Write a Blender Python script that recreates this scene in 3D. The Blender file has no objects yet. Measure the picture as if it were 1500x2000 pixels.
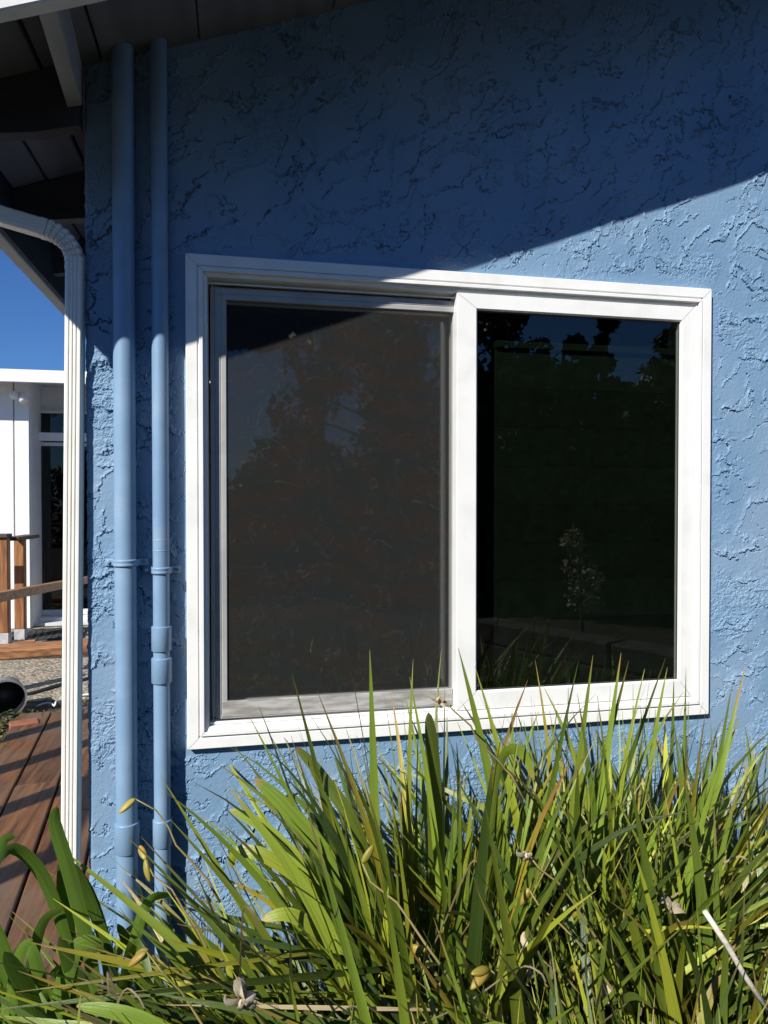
import bpy, bmesh, math, random
import numpy as np
from mathutils import Vector, Matrix, Euler

S = bpy.context.scene
COL = S.collection
R = math.radians

# ------------------------------------------------------------------ camera
cam_d = bpy.data.cameras.new('camera')
cam = bpy.data.objects.new('camera', cam_d)
COL.objects.link(cam)
cam_d.sensor_fit = 'HORIZONTAL'
cam_d.sensor_width = 36.0
cam_d.lens = 33.0
cam_d.clip_start = 0.05
cam_d.clip_end = 1000
cam.location = (0, -1.972, 1.40)
cam.rotation_euler = (R(90 - 0.917), 0, R(-11.65))
S.camera = cam

# ------------------------------------------------------------------ sky, sun, exposure
SUN_DIR = Vector((1.0, 1.0, -1.07)).normalized()
world = bpy.data.worlds.new('World')
S.world = world
world.use_nodes = True
wn = world.node_tree.nodes
wl = world.node_tree.links
wn.clear()
sky = wn.new('ShaderNodeTexSky')
sky.sky_type = 'NISHITA'
sky.sun_disc = False
sky.sun_elevation = math.asin(-SUN_DIR.z)
sky.sun_rotation = R(225)
sky.air_density = 1.0
sky.dust_density = 0.0
sky.ozone_density = 5.0
bg = wn.new('ShaderNodeBackground')
bg.inputs['Strength'].default_value = 0.05
wo = wn.new('ShaderNodeOutputWorld')
tint = wn.new('ShaderNodeMix')              # clear dry-air blue, the same over the whole sky
tint.data_type = 'RGBA'; tint.blend_type = 'MULTIPLY'
tint.inputs[0].default_value = 1.0
tint.inputs[7].default_value = (0.65, 1.0, 1.5, 1)
wl.new(sky.outputs[0], tint.inputs[6])
wl.new(tint.outputs[2], bg.inputs['Color'])
wl.new(bg.outputs[0], wo.inputs['Surface'])

sun_d = bpy.data.lights.new('sun', 'SUN')
sun_d.energy = 5.0
sun_d.angle = R(0.53)
sun_d.color = (1.0, 0.955, 0.88)
sun = bpy.data.objects.new('sun', sun_d)
COL.objects.link(sun)
sun.location = (-8, -8, 9)
sun.rotation_euler = SUN_DIR.to_track_quat('-Z', 'Y').to_euler()

S.view_settings.view_transform = 'Standard'
S.view_settings.look = 'None'
S.view_settings.exposure = 0.42
S.view_settings.gamma = 1.0
S.view_settings.use_curve_mapping = False
S.cycles.max_bounces = 8
S.cycles.transparent_max_bounces = 16
S.cycles.sample_clamp_indirect = 6.0


# ------------------------------------------------------------------ helpers
def tag(o, label=None, cat=None, group=None, kind=None):
    if label: o['label'] = label
    if cat: o['category'] = cat
    if group: o['group'] = group
    if kind: o['kind'] = kind
    return o


def adopt(o, parent):
    if parent is not None:
        o.parent = parent
        base = parent
        t = Vector((0, 0, 0))
        while base is not None:
            if base.type == 'EMPTY':
                t = t + base.location
            base = base.parent
        o.matrix_parent_inverse = Matrix.Translation(-t) if parent.type == 'EMPTY' else Matrix.Identity(4)
    return o


def empty(name, loc, label, cat, group=None):
    o = bpy.data.objects.new(name, None)
    COL.objects.link(o)
    o.location = loc
    o.empty_display_size = 0.1
    return tag(o, label, cat, group)


def link(name, me, mat, parent=None, smooth=False):
    o = bpy.data.objects.new(name, me)
    COL.objects.link(o)
    if mat is not None and not me.materials:
        me.materials.append(mat)
    if smooth and len(me.polygons):
        me.polygons.foreach_set('use_smooth', [True] * len(me.polygons))
    adopt(o, parent)
    return o


def mk(name, verts, faces, mat, parent=None, smooth=False):
    me = bpy.data.meshes.new(name)
    me.from_pydata([tuple(v) for v in verts], [], faces)
    me.update()
    return link(name, me, mat, parent, smooth)


def from_bm(name, bm, mat, parent=None, smooth=False):
    bmesh.ops.recalc_face_normals(bm, faces=bm.faces[:])
    me = bpy.data.meshes.new(name)
    bm.to_mesh(me)
    bm.free()
    return link(name, me, mat, parent, smooth)


def bm_box(bm, x0, x1, y0, y1, z0, z1, slope=0.0, rot=None, bev=0.0, jit=0.0, rng=None):
    pts = []
    for x in (x0, x1):
        for y in (y0, y1):
            for z in (z0, z1):
                p = Vector((x, y, z + slope * x))
                if jit and rng:
                    p += Vector((rng.uniform(-jit, jit), rng.uniform(-jit, jit), rng.uniform(-jit, jit)))
                if rot is not None:
                    p = rot @ p
                pts.append(bm.verts.new(p))
    F = [(0, 1, 3, 2), (4, 6, 7, 5), (0, 4, 5, 1), (2, 3, 7, 6), (0, 2, 6, 4), (1, 5, 7, 3)]
    fs = [bm.faces.new([pts[i] for i in f]) for f in F]
    if bev > 0:
        es = list({e for f in fs for e in f.edges})
        bmesh.ops.bevel(bm, geom=es, offset=bev, segments=1, affect='EDGES')


def box(name, x0, x1, y0, y1, z0, z1, mat, parent=None, slope=0.0, rot=None, bev=0.002, jit=0.0, rng=None):
    bm = bmesh.new()
    bm_box(bm, x0, x1, y0, y1, z0, z1, slope, rot, bev, jit, rng)
    return from_bm(name, bm, mat, parent)


def tube_geo(pts, rad, n=8, cap=True):
    pts = [Vector(p) for p in pts]
    V, F = [], []
    m = len(pts)
    up = Vector((0.123, 0.456, 0.88)).normalized()
    for i, p in enumerate(pts):
        t = (pts[min(i + 1, m - 1)] - pts[max(i - 1, 0)]).normalized()
        a = t.cross(up)
        if a.length < 1e-3:
            a = t.cross(Vector((1, 0, 0)))
        a.normalize()
        b = t.cross(a)
        r = rad[i] if isinstance(rad, (list, tuple)) else rad
        for k in range(n):
            an = 2 * math.pi * k / n
            V.append(p + a * (r * math.cos(an)) + b * (r * math.sin(an)))
    for i in range(m - 1):
        for k in range(n):
            F.append((i * n + k, i * n + (k + 1) % n, (i + 1) * n + (k + 1) % n, (i + 1) * n + k))
    if cap:
        F.append(tuple(range(n))[::-1])
        F.append(tuple(range((m - 1) * n, m * n)))
    return V, F


def tube(name, pts, rad, mat, parent=None, n=8, cap=True, smooth=True):
    V, F = tube_geo(pts, rad, n, cap)
    return mk(name, V, F, mat, parent, smooth)


def lathe_z(name, cx, cy, prof, mat, parent=None, n=32, smooth=True):
    """prof: list of (r, z); rings are doubled where the profile turns sharply by repeating the point."""
    V, F = [], []
    for r, z in prof:
        for k in range(n):
            an = 2 * math.pi * k / n
            V.append((cx + r * math.cos(an), cy + r * math.sin(an), z))
    for i in range(len(prof) - 1):
        if prof[i] == prof[i + 1]:
            continue
        for k in range(n):
            F.append((i * n + k, i * n + (k + 1) % n, (i + 1) * n + (k + 1) % n, (i + 1) * n + k))
    return mk(name, V, F, mat, parent, smooth)


# ------------------------------------------------------------------ materials
def new_mat(name):
    m = bpy.data.materials.new(name)
    m.use_nodes = True
    nt = m.node_tree
    nt.nodes.clear()
    out = nt.nodes.new('ShaderNodeOutputMaterial')
    b = nt.nodes.new('ShaderNodeBsdfPrincipled')
    nt.links.new(b.outputs[0], out.inputs['Surface'])
    return m, nt, b, out


def noise_mat(name, c1, c2, scale=8, rough=0.5, spec=0.5, stretch=(1, 1, 1), detail=5, bump=0.0, bump_scale=60,
              bump_dist=0.002, lo=0.35, hi=0.65, metal=0.0, rough_var=0.0, c3=None, scale3=3.0, amt3=0.5, rnd=0.0):
    m, nt, b, out = new_mat(name)
    N, L = nt.nodes, nt.links
    tc = N.new('ShaderNodeTexCoord')
    mp = N.new('ShaderNodeMapping')
    mp.inputs['Scale'].default_value = stretch
    L.new(tc.outputs['Object'], mp.inputs['Vector'])
    vec = mp.outputs[0]
    if rnd:
        oi = N.new('ShaderNodeObjectInfo')
        va = N.new('ShaderNodeVectorMath'); va.operation = 'ADD'
        ml = N.new('ShaderNodeMath'); ml.operation = 'MULTIPLY'
        ml.inputs[1].default_value = 37.0
        L.new(oi.outputs['Random'], ml.inputs[0])
        L.new(mp.outputs[0], va.inputs[0])
        L.new(ml.outputs[0], va.inputs[1])
        vec = va.outputs[0]
    nz = N.new('ShaderNodeTexNoise')
    nz.inputs['Scale'].default_value = scale
    nz.inputs['Detail'].default_value = detail
    L.new(vec, nz.inputs['Vector'])
    cr = N.new('ShaderNodeValToRGB')
    cr.color_ramp.elements[0].position = lo
    cr.color_ramp.elements[1].position = hi
    cr.color_ramp.elements[0].color = (*c1, 1)
    cr.color_ramp.elements[1].color = (*c2, 1)
    L.new(nz.outputs['Fac'], cr.inputs['Fac'])
    colr = cr.outputs['Color']
    if c3 is not None:
        n3 = N.new('ShaderNodeTexNoise')
        n3.inputs['Scale'].default_value = scale3
        n3.inputs['Detail'].default_value = 6
        L.new(tc.outputs['Object'], n3.inputs['Vector'])
        r3 = N.new('ShaderNodeValToRGB')
        r3.color_ramp.elements[0].position = 0.48
        r3.color_ramp.elements[1].position = 0.68
        r3.color_ramp.elements[0].color = (0, 0, 0, 1)
        r3.color_ramp.elements[1].color = (amt3, amt3, amt3, 1)
        L.new(n3.outputs['Fac'], r3.inputs['Fac'])
        mx = N.new('ShaderNodeMix'); mx.data_type = 'RGBA'
        L.new(r3.outputs['Color'], mx.inputs[0])
        L.new(colr, mx.inputs[6])
        mx.inputs[7].default_value = (*c3, 1)
        colr = mx.outputs[2]
    if rnd:
        hs = N.new('ShaderNodeHueSaturation')
        mr = N.new('ShaderNodeMapRange')
        mr.inputs['To Min'].default_value = 1.0 - rnd
        mr.inputs['To Max'].default_value = 1.0 + rnd
        L.new(oi.outputs['Random'], mr.inputs['Value'])
        L.new(mr.outputs[0], hs.inputs['Value'])
        L.new(colr, hs.inputs['Color'])
        colr = hs.outputs['Color']
    L.new(colr, b.inputs['Base Color'])
    b.inputs['Roughness'].default_value = rough
    b.inputs['Specular IOR Level'].default_value = spec
    b.inputs['Metallic'].default_value = metal
    if bump:
        nb = N.new('ShaderNodeTexNoise')
        nb.inputs['Scale'].default_value = bump_scale
        nb.inputs['Detail'].default_value = 4
        L.new(vec, nb.inputs['Vector'])
        bp = N.new('ShaderNodeBump')
        bp.inputs['Strength'].default_value = bump
        bp.inputs['Distance'].default_value = bump_dist
        L.new(nb.outputs['Fac'], bp.inputs['Height'])
        L.new(bp.outputs[0], b.inputs['Normal'])
    return m


M = {}
M['stucco'] = noise_mat('blue_stucco_paint', (0.156, 0.270, 0.408), (0.186, 0.306, 0.448), scale=3.0, rough=0.55, spec=0.4,
                        detail=8, bump=0.55, bump_scale=380, bump_dist=0.0014, c3=(0.26, 0.355, 0.465), scale3=2.2, amt3=0.6)
M['pipe'] = noise_mat('blue_pipe_paint', (0.170, 0.284, 0.430), (0.196, 0.318, 0.460), scale=6.0, rough=0.42, spec=0.5,
                      stretch=(1, 1, 0.25), detail=6, bump=0.12, bump_scale=140, bump_dist=0.001,
                      c3=(0.27, 0.38, 0.52), scale3=9, amt3=0.55)
M['vinyl'] = noise_mat('white_vinyl', (0.77, 0.772, 0.75), (0.81, 0.81, 0.79), scale=5, rough=0.38, spec=0.5,
                       c3=(0.58, 0.58, 0.54), scale3=11, amt3=0.28, bump=0.05, bump_scale=90, bump_dist=0.001)
M['gasket'] = noise_mat('black_gasket', (0.012, 0.012, 0.012), (0.02, 0.02, 0.02), rough=0.6)
M['alu'] = noise_mat('grey_screen_metal', (0.30, 0.30, 0.30), (0.40, 0.40, 0.39), scale=9, rough=0.45, stretch=(1, 1, 0.4),
                     c3=(0.22, 0.21, 0.20), scale3=14, amt3=0.4)
M['alu_moire'] = noise_mat('moire_screen_metal', (0.24, 0.23, 0.21), (0.42, 0.41, 0.39), scale=11, rough=0.5, stretch=(1, 1, 5),
                          detail=3, lo=0.4, hi=0.6)  # noise bands painted in for the moire on the bottom rail
M['downspout'] = noise_mat('cream_white_metal', (0.77, 0.76, 0.69), (0.81, 0.80, 0.74), scale=5, rough=0.4, stretch=(1, 1, 0.2),
                           c3=(0.62, 0.58, 0.48), scale3=7, amt3=0.25)
M['eave_white'] = noise_mat('weathered_white_paint', (0.62, 0.62, 0.62), (0.72, 0.72, 0.71), scale=5, rough=0.6,
                            c3=(0.42, 0.40, 0.37), scale3=6, amt3=0.45, bump=0.2, bump_scale=60)
M['soffit'] = noise_mat('shaded_soffit_paint', (0.125, 0.13, 0.155), (0.18, 0.185, 0.21), scale=3, stretch=(6, 0.6, 6), rough=0.65,
                        c3=(0.09, 0.09, 0.10), scale3=5, amt3=0.35, bump=0.2, bump_scale=40, rnd=0.08)  # colour lowered to hold the shade under the eave
M['rafter'] = noise_mat('shaded_rafter_paint', (0.035, 0.038, 0.05), (0.06, 0.064, 0.08), scale=5, stretch=(1, 4, 4), rough=0.7)  # near-black colour carries the deep shade on the rafter sides
M['lookout'] = noise_mat('bounce_lit_lookout_paint', (0.30, 0.30, 0.31), (0.40, 0.40, 0.41), scale=5, stretch=(5, 0.8, 5), rough=0.6)  # lighter than the planks: bounce light put into the colour
M['fascia_tan'] = noise_mat('bounce_tan_fascia_paint', (0.50, 0.43, 0.36), (0.60, 0.53, 0.45), scale=6, stretch=(4, 0.5, 4), rough=0.6)  # brown of the bounced sunlight put into the board colour
M['roofing'] = noise_mat('roof_felt', (0.10, 0.095, 0.09), (0.18, 0.17, 0.16), scale=60, rough=0.9, bump=0.4)
M['int'] = noise_mat('room_plaster', (0.30, 0.29, 0.27), (0.36, 0.35, 0.33), rough=0.8)
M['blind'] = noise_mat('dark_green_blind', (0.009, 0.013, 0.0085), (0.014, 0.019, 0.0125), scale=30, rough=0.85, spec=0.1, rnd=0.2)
M['white_wall'] = noise_mat('white_board_paint', (0.76, 0.76, 0.75), (0.82, 0.82, 0.81), scale=4, rough=0.55)
M['shaded_white'] = noise_mat('shaded_white_paint', (0.58, 0.59, 0.60), (0.66, 0.67, 0.67), scale=6, rough=0.5)  # white paint greyed for the shade of the door recess and eave
M['cedar'] = noise_mat('reddish_cedar', (0.17, 0.065, 0.022), (0.36, 0.16, 0.06), scale=4, stretch=(9, 9, 0.9), rough=0.55,
                       detail=8, bump=0.3, bump_scale=30, rnd=0.15)
M['cedar_x'] = noise_mat('reddish_cedar_rail', (0.19, 0.075, 0.028), (0.40, 0.20, 0.085), scale=4, stretch=(0.9, 9, 9), rough=0.55,
                         detail=8, bump=0.3, bump_scale=30, rnd=0.15)
M['deck'] = noise_mat('weathered_deck_stain', (0.065, 0.025, 0.009), (0.185, 0.078, 0.028), scale=3.2, stretch=(14, 1.0, 14), rough=0.6,
                      detail=9, bump=0.5, bump_scale=22, c3=(0.13, 0.095, 0.062), scale3=2.6, amt3=0.8, rnd=0.22)
M['cap'] = noise_mat('dark_rail_cap', (0.035, 0.033, 0.03), (0.07, 0.06, 0.05), scale=8, rough=0.7)
M['zinc'] = noise_mat('zinc_post_base', (0.35, 0.36, 0.37), (0.5, 0.5, 0.5), scale=20, rough=0.5)
M['soil'] = noise_mat('dark_garden_soil', (0.018, 0.013, 0.009), (0.06, 0.045, 0.03), scale=14, rough=0.95, detail=9, bump=1.0,
                      bump_scale=18, bump_dist=0.03)
M['black_plastic'] = noise_mat('black_plastic', (0.010, 0.010, 0.011), (0.022, 0.022, 0.023), rough=0.4)
M['black_plastic_out'] = noise_mat('dusty_grey_plastic', (0.10, 0.105, 0.11), (0.20, 0.20, 0.20), scale=12, rough=0.6)
M['rubber'] = noise_mat('rubber_mat', (0.02, 0.02, 0.02), (0.05, 0.05, 0.05), scale=40, rough=0.85)
M['terracotta'] = noise_mat('terracotta', (0.22, 0.075, 0.04), (0.30, 0.11, 0.06), scale=18, rough=0.85, bump=0.4)
M['rope'] = noise_mat('white_cord', (0.6, 0.58, 0.54), (0.75, 0.73, 0.7), scale=60, rough=0.7)
M['stone'] = noise_mat('grey_garden_stone', (0.05, 0.047, 0.043), (0.11, 0.10, 0.09), scale=9, rough=0.9, bump=0.6, bump_scale=25, rnd=0.2)
M['bark'] = noise_mat('tree_bark', (0.06, 0.045, 0.03), (0.13, 0.10, 0.07), scale=8, stretch=(4, 4, 1), rough=0.9, bump=0.6, bump_scale=20)


def aggregate_mat():
    m, nt, b, out = new_mat('exposed_aggregate')
    N, L = nt.nodes, nt.links
    tc = N.new('ShaderNodeTexCoord')
    vo = N.new('ShaderNodeTexVoronoi')
    vo.inputs['Scale'].default_value = 55
    L.new(tc.outputs['Object'], vo.inputs['Vector'])
    cr = N.new('ShaderNodeValToRGB')
    cr.color_ramp.elements[0].color = (0.10, 0.085, 0.06, 1)
    cr.color_ramp.elements[1].color = (0.46, 0.40, 0.31, 1)
    e = cr.color_ramp.elements.new(0.55); e.color = (0.26, 0.22, 0.16, 1)
    sp = N.new('ShaderNodeSeparateColor')
    L.new(vo.outputs['Color'], sp.inputs[0])
    L.new(sp.outputs[0], cr.inputs['Fac'])
    L.new(cr.outputs['Color'], b.inputs['Base Color'])
    bp = N.new('ShaderNodeBump')
    bp.inputs['Strength'].default_value = 0.9
    bp.inputs['Distance'].default_value = 0.006
    bp.invert = True
    L.new(vo.outputs['Distance'], bp.inputs['Height'])
    L.new(bp.outputs[0], b.inputs['Normal'])
    b.inputs['Roughness'].default_value = 0.85
    return m


M['aggregate'] = aggregate_mat()


def glass_mat(name, tint, f0, rough=0.0):
    m, nt, b, out = new_mat(name)
    N, L = nt.nodes, nt.links
    N.remove(b)
    lw = N.new('ShaderNodeLayerWeight'); lw.inputs['Blend'].default_value = 0.5
    pw = N.new('ShaderNodeMath'); pw.operation = 'POWER'; pw.inputs[1].default_value = 5.0
    L.new(lw.outputs['Facing'], pw.inputs[0])
    ma = N.new('ShaderNodeMath'); ma.operation = 'MULTIPLY_ADD'
    ma.inputs[1].default_value = 1 - f0; ma.inputs[2].default_value = f0
    L.new(pw.outputs[0], ma.inputs[0])
    tr = N.new('ShaderNodeBsdfTransparent'); tr.inputs['Color'].default_value = (*tint, 1)
    gl = N.new('ShaderNodeBsdfGlossy'); gl.inputs['Roughness'].default_value = rough
    gl.inputs['Color'].default_value = (1, 1, 1, 1)
    mx = N.new('ShaderNodeMixShader')
    L.new(ma.outputs[0], mx.inputs[0]); L.new(tr.outputs[0], mx.inputs[1]); L.new(gl.outputs[0], mx.inputs[2])
    L.new(mx.outputs[0], out.inputs['Surface'])
    return m


M['glass'] = glass_mat('window_glass', (0.66, 0.70, 0.66), 0.045)
M['coated_glass'] = glass_mat('coated_window_glass', (0.45, 0.48, 0.46), 0.15, 0.02)
M['dark_glass'] = glass_mat('neighbour_glass', (0.4, 0.42, 0.4), 0.03)


def screen_mat():
    m, nt, b, out = new_mat('insect_screen_mesh')
    N, L = nt.nodes, nt.links
    tc = N.new('ShaderNodeTexCoord')
    # woven mesh: moire of the weave painted in as a colour drift
    wv = N.new('ShaderNodeTexNoise'); wv.inputs['Scale'].default_value = 3.2; wv.inputs['Detail'].default_value = 3
    mp = N.new('ShaderNodeMapping'); mp.inputs['Scale'].default_value = (2.2, 1, 0.7)
    mp.inputs['Rotation'].default_value = (0, R(24), 0)
    L.new(tc.outputs['Object'], mp.inputs['Vector']); L.new(mp.outputs[0], wv.inputs['Vector'])
    cr = N.new('ShaderNodeValToRGB')
    cr.color_ramp.elements[0].position = 0.36; cr.color_ramp.elements[1].position = 0.66
    cr.color_ramp.elements[0].color = (0.033, 0.039, 0.038, 1)
    cr.color_ramp.elements[1].color = (0.045, 0.038, 0.033, 1)
    wr_ = N.new('ShaderNodeTexWave'); wr_.wave_type = 'RINGS'; wr_.rings_direction = 'Y'
    wr_.inputs['Scale'].default_value = 3.0; wr_.inputs['Distortion'].default_value = 11.0; wr_.inputs['Detail'].default_value = 2
    L.new(tc.outputs['Object'], wr_.inputs['Vector'])
    mm = N.new('ShaderNodeMix'); mm.inputs[0].default_value = 0.26
    L.new(wv.outputs['Fac'], mm.inputs[2]); L.new(wr_.outputs['Fac'], mm.inputs[3])
    L.new(mm.outputs[0], cr.inputs['Fac'])
    n2 = N.new('ShaderNodeTexNoise'); n2.inputs['Scale'].default_value = 190; n2.inputs['Detail'].default_value = 2
    L.new(tc.outputs['Object'], n2.inputs['Vector'])
    mx = N.new('ShaderNodeMix'); mx.data_type = 'RGBA'; mx.blend_type = 'MULTIPLY'
    mx.inputs[0].default_value = 0.55
    L.new(cr.outputs['Color'], mx.inputs[6]); L.new(n2.outputs['Color'], mx.inputs[7])
    # dusty scratches near the bottom
    n3 = N.new('ShaderNodeTexNoise'); n3.inputs['Scale'].default_value = 9; n3.inputs['Detail'].default_value = 8
    n3.inputs['Distortion'].default_value = 1.5
    L.new(tc.outputs['Object'], n3.inputs['Vector'])
    r3 = N.new('ShaderNodeValToRGB')
    r3.color_ramp.elements[0].position = 0.492; r3.color_ramp.elements[0].color = (0, 0, 0, 1)
    r3.color_ramp.elements[1].position = 0.508; r3.color_ramp.elements[1].color = (0, 0, 0, 1)
    e = r3.color_ramp.elements.new(0.5); e.color = (0.10, 0.10, 0.10, 1)
    L.new(n3.outputs['Fac'], r3.inputs['Fac'])
    ad = N.new('ShaderNodeMix'); ad.data_type = 'RGBA'
    L.new(r3.outputs['Color'], ad.inputs[0]); L.new(mx.outputs[2], ad.inputs[6]); ad.inputs[7].default_value = (0.3, 0.3, 0.28, 1)
    L.new(ad.outputs[2], b.inputs['Base Color'])
    b.inputs['Roughness'].default_value = 0.8
    b.inputs['Specular IOR Level'].default_value = 0.2
    tr = N.new('ShaderNodeBsdfTransparent')
    ms = N.new('ShaderNodeMixShader'); ms.inputs[0].default_value = 0.55
    L.new(tr.outputs[0], ms.inputs[1]); L.new(b.outputs[0], ms.inputs[2])
    L.new(ms.outputs[0], out.inputs['Surface'])
    return m


M['screen'] = screen_mat()


def leaf_mat(name, base, mid, tip, alt, rough=0.32, trans=0.09, spec=0.5, tip_pos=0.93, alt_amt=0.7):
    """UV.v runs from the leaf base to its tip; the object's random number drifts the hue."""
    m, nt, b, out = new_mat(name)
    N, L = nt.nodes, nt.links
    uv = N.new('ShaderNodeUVMap')
    sx = N.new('ShaderNodeSeparateXYZ'); L.new(uv.outputs[0], sx.inputs[0])
    cr = N.new('ShaderNodeValToRGB')
    cr.color_ramp.elements[0].position = 0.0; cr.color_ramp.elements[0].color = (*base, 1)
    cr.color_ramp.elements[1].position = 1.0; cr.color_ramp.elements[1].color = (*tip, 1)
    e = cr.color_ramp.elements.new(0.3); e.color = (*mid, 1)
    e = cr.color_ramp.elements.new(tip_pos); e.color = (*mid, 1)
    ob = N.new('ShaderNodeObjectInfo')
    ge = N.new('ShaderNodeNewGeometry')
    sm = N.new('ShaderNodeMath'); sm.operation = 'ADD'
    L.new(ob.outputs['Random'], sm.inputs[0]); L.new(ge.outputs['Random Per Island'], sm.inputs[1])
    oi = N.new('ShaderNodeMath'); oi.operation = 'FRACT'
    L.new(sm.outputs[0], oi.inputs[0])
    # tip length varies from leaf to leaf
    sh = N.new('ShaderNodeMath'); sh.operation = 'MULTIPLY_ADD'; sh.inputs[1].default_value = 0.16
    L.new(oi.outputs[0], sh.inputs[0]); L.new(sx.outputs[1], sh.inputs[2])
    sb = N.new('ShaderNodeMath'); sb.operation = 'SUBTRACT'; sb.inputs[1].default_value = 0.08
    L.new(sh.outputs[0], sb.inputs[0])
    L.new(sb.outputs[0], cr.inputs['Fac'])
    # hue drift
    r2 = N.new('ShaderNodeMath'); r2.operation = 'MULTIPLY'; r2.inputs[1].default_value = 7.31
    L.new(oi.outputs[0], r2.inputs[0])
    fr = N.new('ShaderNodeMath'); fr.operation = 'FRACT'; L.new(r2.outputs[0], fr.inputs[0])
    p = N.new('ShaderNodeMath'); p.operation = 'POWER'; p.inputs[1].default_value = 2.2; L.new(fr.outputs[0], p.inputs[0])
    p2 = N.new('ShaderNodeMath'); p2.operation = 'MULTIPLY'; p2.inputs[1].default_value = alt_amt; L.new(p.outputs[0], p2.inputs[0])
    mx = N.new('ShaderNodeMix'); mx.data_type = 'RGBA'
    L.new(p2.outputs[0], mx.inputs[0]); L.new(cr.outputs['Color'], mx.inputs[6]); mx.inputs[7].default_value = (*alt, 1)
    # veins and blotches
    tc = N.new('ShaderNodeTexCoord')
    wmap = N.new('ShaderNodeMapping'); wmap.inputs['Scale'].default_value = (26, 3.0, 1)
    L.new(uv.outputs[0], wmap.inputs['Vector'])
    nz = N.new('ShaderNodeTexNoise'); nz.inputs['Scale'].default_value = 1.0; nz.inputs['Detail'].default_value = 5
    nz.noise_dimensions = '4D'
    L.new(wmap.outputs[0], nz.inputs['Vector'])
    wm = N.new('ShaderNodeMath'); wm.operation = 'MULTIPLY'; wm.inputs[1].default_value = 50
    L.new(oi.outputs[0], wm.inputs[0]); L.new(wm.outputs[0], nz.inputs['W'])
    mr = N.new('ShaderNodeMapRange'); mr.inputs['From Min'].default_value = 0.3; mr.inputs['From Max'].default_value = 0.7
    mr.inputs['To Min'].default_value = 0.68; mr.inputs['To Max'].default_value = 1.25
    L.new(nz.outputs['Fac'], mr.inputs['Value'])
    hs = N.new('ShaderNodeHueSaturation')
    r4 = N.new('ShaderNodeMath'); r4.operation = 'MULTIPLY'; r4.inputs[1].default_value = 23.7
    L.new(oi.outputs[0], r4.inputs[0])
    f4 = N.new('ShaderNodeMath'); f4.operation = 'FRACT'; L.new(r4.outputs[0], f4.inputs[0])
    m4 = N.new('ShaderNodeMapRange'); m4.inputs['To Min'].default_value = 0.50; m4.inputs['To Max'].default_value = 1.22
    L.new(f4.outputs[0], m4.inputs['Value'])
    v4 = N.new('ShaderNodeMath'); v4.operation = 'MULTIPLY'
    L.new(mr.outputs[0], v4.inputs[0]); L.new(m4.outputs[0], v4.inputs[1])
    L.new(mx.outputs[2], hs.inputs['Color']); L.new(v4.outputs[0], hs.inputs['Value'])
    L.new(hs.outputs[0], b.inputs['Base Color'])
    b.inputs['Roughness'].default_value = rough
    b.inputs['Specular IOR Level'].default_value = spec
    bp = N.new('ShaderNodeBump'); bp.inputs['Strength'].default_value = 0.5; bp.inputs['Distance'].default_value = 0.0014
    L.new(nz.outputs['Fac'], bp.inputs['Height']); L.new(bp.outputs[0], b.inputs['Normal'])
    tl = N.new('ShaderNodeBsdfTranslucent')
    bright = N.new('ShaderNodeHueSaturation'); bright.inputs['Value'].default_value = 1.5; bright.inputs['Saturation'].default_value = 1.1
    L.new(hs.outputs[0], bright.inputs['Color']); L.new(bright.outputs[0], tl.inputs['Color'])
    ms = N.new('ShaderNodeMixShader'); ms.inputs[0].default_value = trans
    L.new(b.outputs[0], ms.inputs[1]); L.new(tl.outputs[0], ms.inputs[2])
    L.new(ms.outputs[0], out.inputs['Surface'])
    return m


M['blade'] = leaf_mat('iris_blade', (0.16, 0.16, 0.05), (0.150, 0.222, 0.027), (0.27, 0.20, 0.06), (0.46, 0.46, 0.040))
M['blade_old'] = leaf_mat('old_dark_blade', (0.10, 0.11, 0.035), (0.055, 0.098, 0.020), (0.20, 0.14, 0.06), (0.15, 0.17, 0.03))
M['blade_yellow'] = leaf_mat('yellowing_blade', (0.16, 0.17, 0.03), (0.33, 0.27, 0.03), (0.30, 0.14, 0.05), (0.22, 0.24, 0.03), tip_pos=0.8)
M['blade_dry'] = leaf_mat('dry_blade', (0.28, 0.20, 0.10), (0.44, 0.36, 0.22), (0.40, 0.30, 0.18), (0.26, 0.15, 0.07), rough=0.7, trans=0.2, spec=0.2)
M['petal'] = leaf_mat('withered_petal', (0.40, 0.30, 0.16), (0.62, 0.56, 0.42), (0.50, 0.40, 0.26), (0.36, 0.22, 0.12), rough=0.8, trans=0.2, spec=0.1)
M['strap'] = leaf_mat('broad_strap_leaf', (0.12, 0.17, 0.035), (0.115, 0.20, 0.028), (0.14, 0.18, 0.03), (0.15, 0.24, 0.04), rough=0.35, trans=0.28)
M['blade_broad'] = leaf_mat('young_iris_blade', (0.16, 0.19, 0.04), (0.20, 0.27, 0.035), (0.36, 0.24, 0.10), (0.24, 0.30, 0.04))
M['pod'] = noise_mat('seed_pod_skin', (0.20, 0.20, 0.03), (0.34, 0.23, 0.04), scale=22, rough=0.5, c3=(0.28, 0.12, 0.05), scale3=30, amt3=0.7, rnd=0.25)
M['pod_dry'] = noise_mat('dry_pod_skin', (0.26, 0.19, 0.11), (0.52, 0.45, 0.33), scale=30, rough=0.8, rnd=0.15)
M['stem'] = noise_mat('flower_stem', (0.13, 0.14, 0.035), (0.28, 0.20, 0.08), scale=8, rough=0.5, rnd=0.2)
M['straw'] = noise_mat('pale_straw', (0.50, 0.45, 0.36), (0.70, 0.66, 0.56), scale=14, stretch=(2, 2, 9), rough=0.75, bump=0.4, bump_scale=90)
M['weed'] = noise_mat('weed_leaf', (0.03, 0.05, 0.012), (0.07, 0.09, 0.02), scale=20, rough=0.5)
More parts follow.
